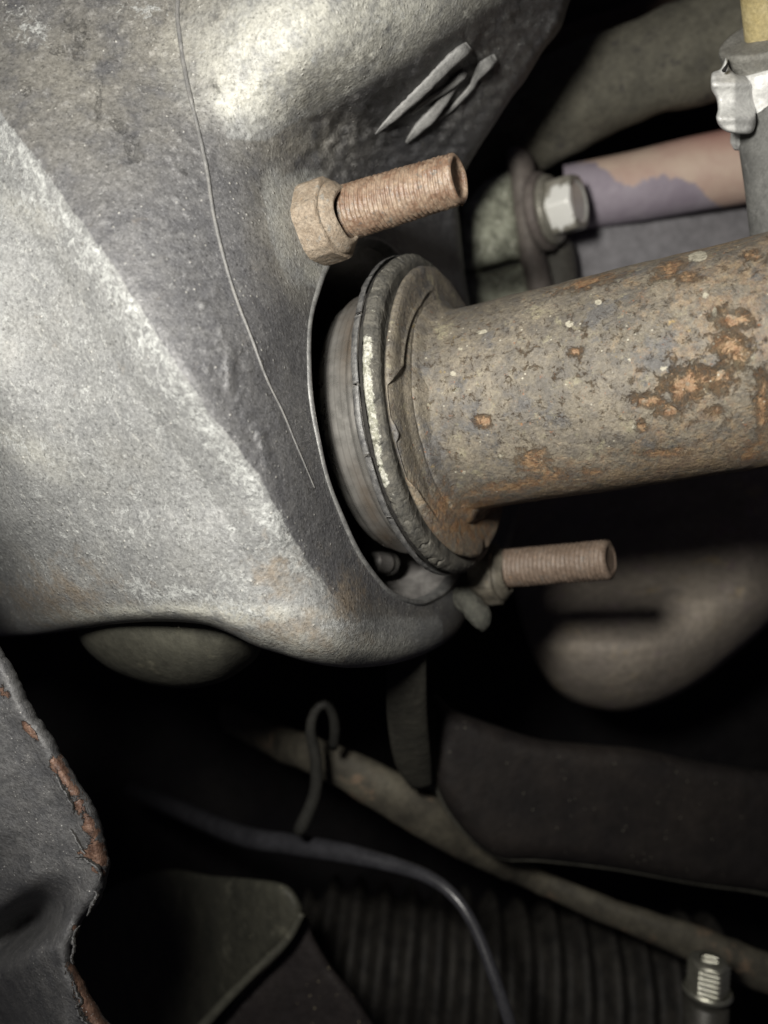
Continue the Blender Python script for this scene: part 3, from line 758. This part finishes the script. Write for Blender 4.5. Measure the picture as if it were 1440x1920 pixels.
# ------------------------------------------------------------------ behind, upper right
M_sleeveH = simple('dusty felt', (.115, .11, .09), (.18, .17, .135), 12, .85, 0, .15, .6, c3=(.08, .076, .07))
V, f = tube_px([(880, 380, 345), (960, 262, 322), (1080, 180, 305), (1210, 130, 292), (1330, 90, 285), (1480, 30, 275), (1600, -40, 268)], [60, 82, 88, 86, 92, 110, 118], nseg=56, step=4, rough=2.2)
tag(link('insulated_hose', V, f, M_sleeveH), 'thick fuzzy olive-grey hose running up behind the housing edge to the top right', 'hose')
k = NT('peeling painted steel')
pm_ = k.math('ADD', k.attr('purple'), k.math('MULTIPLY', k.math('SUBTRACT', k.noise(3.5, 7, .85, .8), .5), 2.2))
c_ = k.mix(k.step(k.noise(14, 4, .6, off=3), .35, .65), (.52, .37, .31), (.60, .47, .38))
c_ = k.mix(k.attr('red'), c_, (.50, .26, .22))
c_ = k.mix(k.step(pm_, .46, .54), c_, k.mix(k.step(k.noise(9, 4, .6, off=6), .35, .65), (.29, .25, .30), (.36, .32, .37)))
M_paint = k.out(c_, .55, 0, .3, k.noise(3, 4, .6), .3)
V, f = tube_px([(1060, 372, 318), (1180, 352, 312), (1300, 327, 306), (1420, 305, 300), (1600, 270, 290)], [58, 62, 66, 68, 70], nseg=64, step=2.5)
q = proj(V)
edge = np.interp(q[:, 0], [1080, 1130, 1150, 1180, 1215, 1250, 1280, 1310, 1330, 1360, 1600], [300, 312, 330, 352, 335, 328, 334, 350, 372, 392, 470])
tag(link('painted_pipe', V, f, M_paint, attrs={'purple': np.clip((q[:, 1] - edge) / 30 + .5, 0, 1), 'red': np.clip(1 - (q[:, 1] - 235) / 60, 0, 1) * np.clip((q[:, 0] - 1150) / 150, 0, 1)}),
    'blurred pipe with peeling purple and salmon paint behind the bolt', 'pipe')
M_panel = simple('grey painted panel', (.27, .265, .28), (.32, .31, .325), 30, .6, 0, .3, .1)
relief('panel', [(1060, 420), (1250, 395), (1420, 370), (1560, 360), (1560, 560), (1300, 560), (1100, 620), (1040, 600)], 322, M_panel, None, grid=26, rw=10, rmm=3, back=8)
tag(bpy.data.objects['panel'], 'plain smooth grey panel between the painted pipe and the exhaust pipe', 'panel')

# mounting ear with flange bolt
M_block = simple('corroded alloy', (.20, .205, .16), (.58, .60, .48), 5, .7, 0, .3, .8, c3=(.85, .86, .72))
T_b = thing('corroded_block', 'mottled pale green-grey corroded casting block behind the upper stud end', 'casting', P(920, 560, 300))
relief('block_upper', [(868, 395), (885, 370), (905, 345), (930, 330), (962, 325), (972, 400), (980, 480), (955, 488), (915, 500), (872, 504)], 292, M_block, T_b, grid=8, rw=24, rmm=7, back=20)
relief('block_lower', [(874, 514), (915, 510), (960, 498), (985, 492), (1000, 530), (1015, 600), (940, 640), (880, 620)], 294, M_block, T_b, grid=8, rw=18, rmm=7, back=20)
relief('groove', [(868, 480), (960, 470), (985, 480), (990, 520), (930, 540), (872, 545)], 303, M_black, T_b, grid=14, rw=8, rmm=3, back=10)
M_brown = simple('brown flange steel', (.16, .135, .125), (.22, .195, .175), 14, .6, 0, .3, .3)
T_m = thing('mounting_plate', 'brown round mounting plate standing edge-on behind the bright bolt', 'bracket', P(1000, 560, 295))
relief('plate', [(950, 285), (975, 275), (1000, 300), (1010, 380), (1022, 470), (1040, 545), (1040, 610), (1010, 620), (985, 540), (968, 450), (957, 360)], 290, M_brown, T_m, grid=10, rw=22, rmm=9, back=24)
relief('plate_web', [(1015, 440), (1070, 450), (1085, 520), (1085, 600), (1040, 620), (1024, 540)], 300, simple('web steel', (.09, .085, .075), (.12, .115, .10), 14, .6, 0, .3, .3), T_m, grid=12, rw=24, rmm=8, back=16)
M_boltg = simple('greasy zinc', (.25, .24, .20), (.36, .34, .29), 6, .38, .2, .5, .15)
T_fb = thing('flange_bolt', 'blurred grey hex bolt with shining head in front of the painted pipe', 'bolt', P(1060, 450, 285))
bA = np.array([.80, -.58, .05])
bcn = P(1052, 388, 284)
V, f = lathe(bcn, bA, dense([(-9, 4), (-9, 13.5), (-8, 14.3), (-5.8, 14.3), (-5, 13.2), (-4.6, 6)], .8), 64)
link('washer', V, f, M_brown, T_fb)
V, f = lathe(bcn, bA, dense([(-5, 6), (-5, 12.3), (-3.8, 12.7), (-2.5, 12.0), (-1.8, 8)], .6), 64)
link('head_flange', V, f, M_boltg, T_fb)
def hexmod(af, rot):
    def m(T, R, TH):
        k_ = math.pi / 3; a = np.mod(TH + rot, k_) - k_ / 2; return T, np.minimum(R, af / 2 / np.cos(a))
    return m
V, f = lathe(bcn, bA, dense([(-3, 9), (-3, 11), (5.5, 11), (7, 9.6), (7.2, 7.5)], .5), 96, hexmod(18.5, .25))
q = proj(V)
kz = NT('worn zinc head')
worn_glint = kz.math('ADD', kz.attr('worn'), kz.math('MULTIPLY', kz.math('SUBTRACT', kz.noise(3.5, 6, .8), .5), 1.6))
wc = kz.mix(kz.step(worn_glint, .36, .56), kz.mix(kz.step(kz.noise(6), .35, .65), (.22, .21, .175), (.32, .30, .26)), (.88, .88, .84))
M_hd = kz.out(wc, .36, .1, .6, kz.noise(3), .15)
link('head', V, f, M_hd, T_fb, attrs={'worn': np.clip(1.3 * blobs(q, [(1052, 388, 24, 32, 10)]), 0, 1)})  # reflection on the worn facing facet painted as a bright patch
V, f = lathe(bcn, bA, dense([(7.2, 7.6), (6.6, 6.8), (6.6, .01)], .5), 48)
link('head_face', V, f, simple('bright zinc', (.75, .74, .70), (.85, .85, .80), 5, .32, .3, .5, .12), T_fb)  # end face made pale, its reflection put into the colour

# hose, crimp band, yellow pipe: top right corner
hd = 190
T_h = thing('rubber_hose', 'grey rubber hose hanging down at the right edge under the crimp band', 'hose', P(1430, 440, hd))
M_rub = simple('dusty rubber', (.19, .185, .165), (.28, .275, .25), 5, .75, 0, .25, .3, c3=(.24, .23, .20))
cA = P(1436, 66, hd - 7) - P(1440, 140, hd - 1); cL = np.linalg.norm(cA)
V, f = lathe(P(1440, 140, hd - 1), cA, dense([(-2, 8.4), (1, 8.8), (cL * .5, 9.6), (cL - 1.0, 10.3), (cL - .2, 10.1), (cL, 9.6), (cL, .01)], .5), 72, lambda T, R, TH: (T + .2 * np.sin(3 * TH), R * (1 + .01 * np.sin(5 * TH))))
link('collar', V, f, M_rub, T_h)
V, f = tube_px([(1440, 120, hd), (1448, 240, hd), (1462, 340, hd + 2), (1476, 470, hd + 6), (1490, 620, hd + 20)], [64, 60, 60, 60, 60], nseg=56, step=2)
link('hose_body', V, f, simple('grey hose', (.13, .13, .125), (.19, .19, .18), 8, .7, 0, .3, .2, c3=(.25, .25, .24)), T_h)
M_alu = simple('crimped aluminium', (.74, .74, .72), (.84, .845, .82), 7, .36, .08, .5, .1)
T_cl = thing('crimp_band', 'shiny aluminium crimp band with a pinched ear round the hose, top right', 'clamp', P(1440, 245, hd - 6))
def bandmod(T, R, TH):
    return T, R * (1 + .025 * np.sin(5 * TH + 1) + .012 * np.sin(11 * TH))
bc0 = P(1446, 190, hd); bAx = P(1440, 120, hd - 6) - P(1449, 250, hd + 1)
zz = np.linalg.norm(bAx)
V, f = lathe(bc0, bAx, dense([(-zz * .54, 8.3), (-zz * .56, 9.2), (-zz * .44, 9.9), (-zz * .24, 9.5), (-zz * .10, 9.6), (.0, 9.5), (zz * .16, 9.5), (zz * .26, 10.0), (zz * .40, 9.9), (zz * .50, 9.6), (zz * .52, 8.4)], .6), 120, bandmod)
link('band', V, f, M_alu, T_cl)
relief('ear', [(1362, 108), (1368, 128), (1382, 140), (1404, 148), (1416, 196), (1412, 246), (1374, 250), (1352, 240), (1343, 222), (1346, 205), (1343, 185), (1334, 168), (1333, 148), (1336, 136), (1350, 130), (1357, 118)],
       lambda x, y: 178.3 - 1.7 * np.exp(-((y - 158) / 9) ** 2) - 1.9 * np.exp(-((y - 222) / 10) ** 2) + 1.4 * np.exp(-((y - 190) / 16) ** 2) + 3.4 * np.clip((x - 1378) / 34, 0, 1) + 1.2 * np.exp(-((y - 134) / 8) ** 2), M_alu, T_cl, grid=3.5, rw=9, rmm=2.5, back=3, step=3)
V, f = tube(P([1357, 1365], [133, 119], [176.6, 176.6]), [.5, .25], nseg=10, step=.5)
link('ear_gap', V, f, M_black, T_cl)
V, f = tube_px([(1418, -90, hd - 22), (1424, -20, hd - 14), (1434, 52, hd - 7), (1436, 70, hd - 5)], [32, 34, 36, 36], nseg=40, step=1.5)
tag(link('yellow_pipe', V, f, simple('yellowed plastic', (.50, .41, .20), (.62, .53, .30), 6, .45, 0, .4, .15)), 'yellowish pipe end entering the rubber hose at the top right corner', 'pipe')
V, f = tube_px([(1030, 110, 420), (1180, 55, 410), (1320, -5, 400), (1460, -60, 390)], [44, 42, 44, 46], nseg=32, step=5, rough=1.5)
tag(link('upper_pipe', V, f, simple('dark brown steel', (.06, .045, .04), (.12, .085, .065), 16, .7, 0, .2, .4)), 'dark brown pipe in shadow along the top edge behind the hose', 'pipe')

# ------------------------------------------------------------------ below the pipe: muffler end, dome
M_muf = simple('dusty muffler steel', (.29, .255, .22), (.39, .34, .28), 18, .65, 0, .3, .8, c3=(.34, .27, .27), rust=(.44, .36, .25))
mo = [(985, 1185), (1005, 1238), (1040, 1290), (1090, 1320), (1165, 1333), (1240, 1315), (1310, 1278), (1370, 1232), (1430, 1180), (1500, 1110), (1620, 980), (1620, 760), (1300, 700), (1050, 760), (960, 900), (950, 1010), (965, 1110)]
relief('muffler', mo, lambda x, y: 318 + 22 * np.hypot((x - 1260) / 330, (y - 1180) / 260) ** 2 + 75 * (np.clip((1210 - y) / 230, 0, 1) * np.clip((1400 - x) / 330, 0, 1)) ** 1.0 + 30 * np.clip((1130 - y) / 200, 0, 1), M_muf, None, grid=11, rw=120, rmm=45, back=90,
       disp=lambda q_, s: 1.5 * vnoise(q_, 90, 4))
tag(bpy.data.objects['muffler'], 'large rounded brown dented metal bulge under the exhaust pipe at right', 'muffler')
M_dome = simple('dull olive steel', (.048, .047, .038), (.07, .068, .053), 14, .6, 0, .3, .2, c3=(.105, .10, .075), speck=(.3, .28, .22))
do = [(130, 1120), (150, 1200), (200, 1250), (270, 1280), (345, 1291), (410, 1280), (455, 1255), (488, 1222), (500, 1160), (460, 1060), (330, 1010), (200, 1040)]
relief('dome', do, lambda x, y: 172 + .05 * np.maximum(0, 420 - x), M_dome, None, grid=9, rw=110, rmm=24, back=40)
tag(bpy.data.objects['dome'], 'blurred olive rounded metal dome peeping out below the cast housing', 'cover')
# ------------------------------------------------------------------ lower left: rusty folded bracket
def mat_bracket():
    k = NT('flaking underseal')
    n1 = k.noise(5, 5, .65); n2 = k.noise(.7, 4, .7, off=3)
    c = k.mix(k.step(n1, .35, .65), (.095, .096, .101), (.15, .149, .15))
    r = k.math('ADD', k.math('MULTIPLY', k.attr('rust'), 1.0), k.math('MULTIPLY', k.math('SUBTRACT', k.noise(2.6, 7, .8, .9, off=7), .5), 1.7))
    rc = k.mix(k.step(k.noise(2, 5, .7, off=11), .4, .6), (.11, .06, .042), (.23, .14, .10))
    ra = k.step(r, .50, .54)
    c = k.mix(ra, c, rc)
    c = k.mix(k.math('MULTIPLY', k.step(r, .44, .48), k.step(r, .54, .50)), c, (.01, .01, .01))
    g = k.step(k.vor(1.0), .20, .06); gm = k.step(k.noise(4, 3, off=60), .42, .6)
    c = k.mix(k.math('MULTIPLY', g, gm), c, (.55, .54, .52))  # sparkle of the coating painted in as pale specks
    c = k.mix(k.math('MULTIPLY', k.step(k.noise(.5, 4, .85, off=90), .58, .68), .6), c, (.30, .30, .31))
    c = k.mix(k.step(n2, .25, .7), k.mix(.5, c, (0, 0, 0)), c)
    h = k.math('SUBTRACT', k.math('ADD', n1, k.math('MULTIPLY', n2, .7)), k.math('MULTIPLY', k.step(r, .44, .54), 1.2))
    return k.out(c, .5, 0, .5, h, .5)
M_brk = mat_bracket()
bo = [(-160, 1080), (-40, 1165), (8, 1222), (38, 1275), (62, 1330), (95, 1375), (125, 1425), (155, 1480), (180, 1520), (198, 1570), (206, 1610), (200, 1648), (188, 1690),
      (166, 1714), (148, 1750), (138, 1785), (150, 1830), (185, 1890), (235, 1960), (260, 2080), (-160, 2080)]
BL = np.array(bo[1:-1], float)
def brk_d(x, y):
    q_ = np.stack([x, y], 1); s = seg_dist(q_, BL, False)
    d = 158 + .012 * (y - 1500) + .028 * np.clip(s, 0, 200)
    u_ = ((x - 50) * .80 - (y - 1728) * .60); v_ = ((x - 50) * .60 + (y - 1728) * .80); pit = np.exp(-(u_ / np.where(u_ > 0, 62, 130)) ** 2 - (v_ / 34) ** 2)
    d = d + 38 * pit + 26 * np.clip((y - 1780) / 140, 0, 1) * np.clip((120 - x) / 120, 0, 1)
    d = d + 14 * np.clip((60 - x) / 120, 0, 1) * np.clip((y - 1560) / 120, 0, 1)
    d = d - 1.2 * np.exp(-((s - 26) / 18) ** 2)
    return d
def brk_r(q_):
    m = pathmark(q_, [(0, 1290), (14, 1310)], 22) + pathmark(q_, [(45, 1358), (68, 1385)], 18)
    m = m + pathmark(q_, [(104, 1425), (130, 1475), (162, 1530), (180, 1580), (190, 1612)], 33)
    m = m + pathmark(q_, [(150, 1600), (190, 1612)], 14) + pathmark(q_, [(176, 1630), (196, 1640)], 8) + pathmark(q_, [(142, 1740), (150, 1790)], 10)
    m = m * (.85 + .5 * vnoise(q_, 16, 8))
    m = m + pathmark(q_, [(145, 1810), (160, 1870), (200, 1940), (240, 2010)], 38)
    return np.clip(m * .82, 0, .78) * (m > 0)
T_br = thing('folded_bracket', 'black underseal-coated steel bracket with flaking rusty edge, lower left corner', 'bracket', P(60, 1920, 170))
bod = catmull(bo, 4); bod = bod + (np.stack([vnoise(bod, 9, 3), vnoise(bod, 9, 5)], 1) * 1.6 + np.stack([vnoise(bod, 34, 13), vnoise(bod, 34, 15)], 1) * 6) * (bod[:, 1:2] > 1200)
relief('bracket_sheet', bod, brk_d, M_brk, T_br, grid=5.5, rw=26, rmm=7, back=4, step=4, marks={'rust': brk_r},
       disp=lambda q_, s: .5 * vnoise(q_, 60, 4) + .16 * vnoise(q_, 9, 6))
# cracked, lifting seams in the coating
for kk, pts_ in enumerate(([(104, 1440), (112, 1462), (120, 1478), (128, 1486), (132, 1500), (137, 1508), (139, 1524)],
               [(132, 1553), (139, 1561), (147, 1577), (155, 1590), (163, 1600)],
               [(140, 1608), (158, 1608), (172, 1616), (186, 1626), (190, 1640), (188, 1652)],
               [(178, 1668), (184, 1676), (176, 1690), (171, 1700), (166, 1716)],
               [(152, 1734), (142, 1748), (139, 1764), (142, 1776), (136, 1792), (140, 1806)],
               [(140, 1838), (146, 1862), (156, 1878), (146, 1888), (152, 1902), (166, 1920), (190, 1945)])):
    c = catmull(pts_, 2.5, False); c = c + 2.6 * np.stack([vnoise(c, 5, kk), vnoise(c, 5, kk + 9)], 1)
    dd = brk_d(c[:, 0], c[:, 1])
    r_ = (.16 + .34 * np.abs(vnoise(c, 9, kk + 3))) * np.sin(np.linspace(.15, 3.0, len(c)))
    V, f = tube(P(c[:, 0], c[:, 1], dd - .25), r_, nseg=8, step=.4)
    link('coating_crack', V, f, M_black, T_br)
    c2 = c + np.array([-2.6, 1.5])
    V, f = tube(P(c2[:, 0], c2[:, 1], brk_d(c2[:, 0], c2[:, 1]) - .1), r_ * 1.5, nseg=8, step=.4)
    link('lifted_coating', V, f, M_brk, T_br)

# ------------------------------------------------------------------ deep background, below
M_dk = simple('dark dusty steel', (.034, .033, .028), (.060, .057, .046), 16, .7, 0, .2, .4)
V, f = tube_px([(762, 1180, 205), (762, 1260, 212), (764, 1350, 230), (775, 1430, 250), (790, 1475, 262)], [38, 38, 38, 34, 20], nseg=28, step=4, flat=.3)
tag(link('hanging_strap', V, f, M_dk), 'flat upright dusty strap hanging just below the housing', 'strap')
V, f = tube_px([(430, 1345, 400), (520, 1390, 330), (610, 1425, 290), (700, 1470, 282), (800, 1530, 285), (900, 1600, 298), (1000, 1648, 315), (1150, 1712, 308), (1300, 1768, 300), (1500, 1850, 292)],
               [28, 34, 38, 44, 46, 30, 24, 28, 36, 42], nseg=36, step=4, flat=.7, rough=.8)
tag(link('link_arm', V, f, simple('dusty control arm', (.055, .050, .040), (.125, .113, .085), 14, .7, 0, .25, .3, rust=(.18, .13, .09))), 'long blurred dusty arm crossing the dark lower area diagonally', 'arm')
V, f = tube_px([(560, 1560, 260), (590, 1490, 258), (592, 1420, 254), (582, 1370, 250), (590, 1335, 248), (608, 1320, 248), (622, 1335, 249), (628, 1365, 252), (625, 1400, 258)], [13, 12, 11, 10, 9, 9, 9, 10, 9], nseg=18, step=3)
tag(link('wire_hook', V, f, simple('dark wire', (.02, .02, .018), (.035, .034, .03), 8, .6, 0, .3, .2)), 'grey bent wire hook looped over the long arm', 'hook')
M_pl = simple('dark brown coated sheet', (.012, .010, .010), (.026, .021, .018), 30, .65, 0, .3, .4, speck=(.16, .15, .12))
T_sh = thing('dark_sheet', 'dark brown sheet metal with a thin lit lower edge, right side', 'sheet', P(1100, 1670, 300))
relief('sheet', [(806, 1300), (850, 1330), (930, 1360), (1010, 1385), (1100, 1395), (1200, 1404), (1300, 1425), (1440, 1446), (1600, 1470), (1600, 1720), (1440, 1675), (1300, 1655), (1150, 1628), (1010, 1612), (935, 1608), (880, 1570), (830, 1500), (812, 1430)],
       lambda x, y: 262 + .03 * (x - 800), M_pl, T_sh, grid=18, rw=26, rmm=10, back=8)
V, f = tube_px([(808, 1400, 272), (815, 1460, 272), (832, 1510, 273), (880, 1570, 274), (940, 1609, 276), (1010, 1613, 278), (1150, 1629, 282), (1300, 1656, 287), (1440, 1677, 291), (1600, 1722, 296)], [2, 3, 4, 4, 3, 3, 3, 3, 3.5, 4], nseg=12, step=4)
link('sheet_edge', V, f, M_dk, T_sh)
M_cab = simple('black cable', (.035, .035, .04), (.055, .055, .062), 6, .32, 0, .6, .06)
V, f = tube_px([(250, 1480, 460), (340, 1520, 370), (450, 1566, 305), (540, 1582, 282), (640, 1598, 268), (740, 1622, 258), (810, 1648, 250), (860, 1690, 244), (895, 1750, 240), (922, 1820, 236), (950, 1900, 232), (975, 1980, 230), (1000, 2080, 228)],
               [16, 17, 19, 19, 18, 14, 12, 11, 11, 12, 12, 12, 12], nseg=28, step=2.5, rough=.12)
tag(link('cable', V, f, M_cab), 'black sheathed cable curving down through the bottom centre', 'cable')
# corrugated boot
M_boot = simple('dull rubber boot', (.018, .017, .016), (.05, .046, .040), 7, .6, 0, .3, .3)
b0, b1 = P(560, 1790, 380), P(1330, 1900, 365)
Lb = np.linalg.norm(b1 - b0); nf = 15; prof = []
for i in range(nf * 8 + 1):
    t = i / (nf * 8); prof.append((t * Lb, (34 + 4 * t) + 4.2 * math.cos(2 * math.pi * t * nf) - (8 * max(0, .08 - t) / .08)))
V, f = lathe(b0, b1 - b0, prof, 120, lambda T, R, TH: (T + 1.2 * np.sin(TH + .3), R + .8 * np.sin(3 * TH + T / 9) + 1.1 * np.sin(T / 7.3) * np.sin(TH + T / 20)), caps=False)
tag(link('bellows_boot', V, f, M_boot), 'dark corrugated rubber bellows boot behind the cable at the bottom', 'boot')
# tapered bracket and speckled plate
M_tb = simple('olive coated steel', (.045, .045, .036), (.075, .073, .056), 20, .6, 0, .3, .3, c3=(.135, .13, .10), speck=(.3, .28, .2))
T_tb = thing('pressed_bracket', 'dim olive pressed bracket with rounded corner and raised rim, bottom left of centre', 'bracket', P(470, 1920, 255))
relief('bracket_face', [(300, 1632), (400, 1642), (480, 1648), (535, 1658), (560, 1684), (567, 1712), (545, 1752), (500, 1798), (445, 1855), (390, 1912), (320, 1990), (60, 2000), (100, 1850), (180, 1690)], lambda x, y: 248 + .04 * (560 - x) + .0012 * np.clip(560 - x, 0, 999) ** 2, M_tb, T_tb, grid=10, rw=14, rmm=5, back=6)
V, f = tube_px([(566, 1712, 249), (535, 1765, 249), (470, 1828, 248), (410, 1890, 247), (350, 1960, 246), (290, 2040, 245)], [7, 9, 9, 10, 11, 12], nseg=16, step=2)
link('rim', V, f, M_tb, T_tb)
M_spk = simple('speckled dark plate', (.024, .020, .020), (.038, .032, .030), 20, .5, 0, .4, .4, speck=(.38, .33, .22))
relief('speckled_plate', [(566, 1716), (590, 1760), (620, 1810), (660, 1860), (700, 1920), (760, 2020), (330, 2030), (380, 1960), (440, 1880), (500, 1810)], 262, M_spk, None, grid=12, rw=14, rmm=4, back=6)
tag(bpy.data.objects['speckled_plate'], 'dark reddish plate with pale specks below the pressed bracket', 'plate')
# zinc bolt, bottom right
zc = P(1328, 1830, 262); zA = P(1338, 1700, 262) - P(1322, 1960, 262)
T_z = thing('zinc_bolt', 'small shiny hex bolt on a dark shaft at the bottom right', 'bolt', P(1325, 1920, 262))
M_zn = simple('zinc', (.45, .44, .36), (.66, .65, .56), 4, .3, .8, .5, .12)
V, f = lathe(zc, zA, dense([(-5, 3), (-5, 6.0), (-4, 7.0), (4.5, 7.0), (5.6, 5.8), (5.8, 3)], .15), 72, lambda T, R, TH: (T, np.minimum(R, hexmod(12.4, .35)(T, R, TH)[1]) - .38 * (R > 5) * np.abs(np.sin(T * 1.9 + TH / 2))))
link('bolt_head', V, f, M_zn, T_z)
V, f = lathe(zc, zA, dense([(-6.0, 3), (-6, 7.6), (-5, 8.2), (-3.8, 7.6)], .5), 60)
link('washer', V, f, M_zn, T_z)
V, f = lathe(zc, zA, [(-46, 7.4), (-9.0, 7.2), (-8.2, 6.0), (-7.9, 3.5), (-5, 3.3)], 40)
link('shaft', V, f, simple('dark shaft', (.05, .048, .042), (.08, .075, .065), 8, .45, .2, .4, .1), T_z)
# chassis wall far behind everything
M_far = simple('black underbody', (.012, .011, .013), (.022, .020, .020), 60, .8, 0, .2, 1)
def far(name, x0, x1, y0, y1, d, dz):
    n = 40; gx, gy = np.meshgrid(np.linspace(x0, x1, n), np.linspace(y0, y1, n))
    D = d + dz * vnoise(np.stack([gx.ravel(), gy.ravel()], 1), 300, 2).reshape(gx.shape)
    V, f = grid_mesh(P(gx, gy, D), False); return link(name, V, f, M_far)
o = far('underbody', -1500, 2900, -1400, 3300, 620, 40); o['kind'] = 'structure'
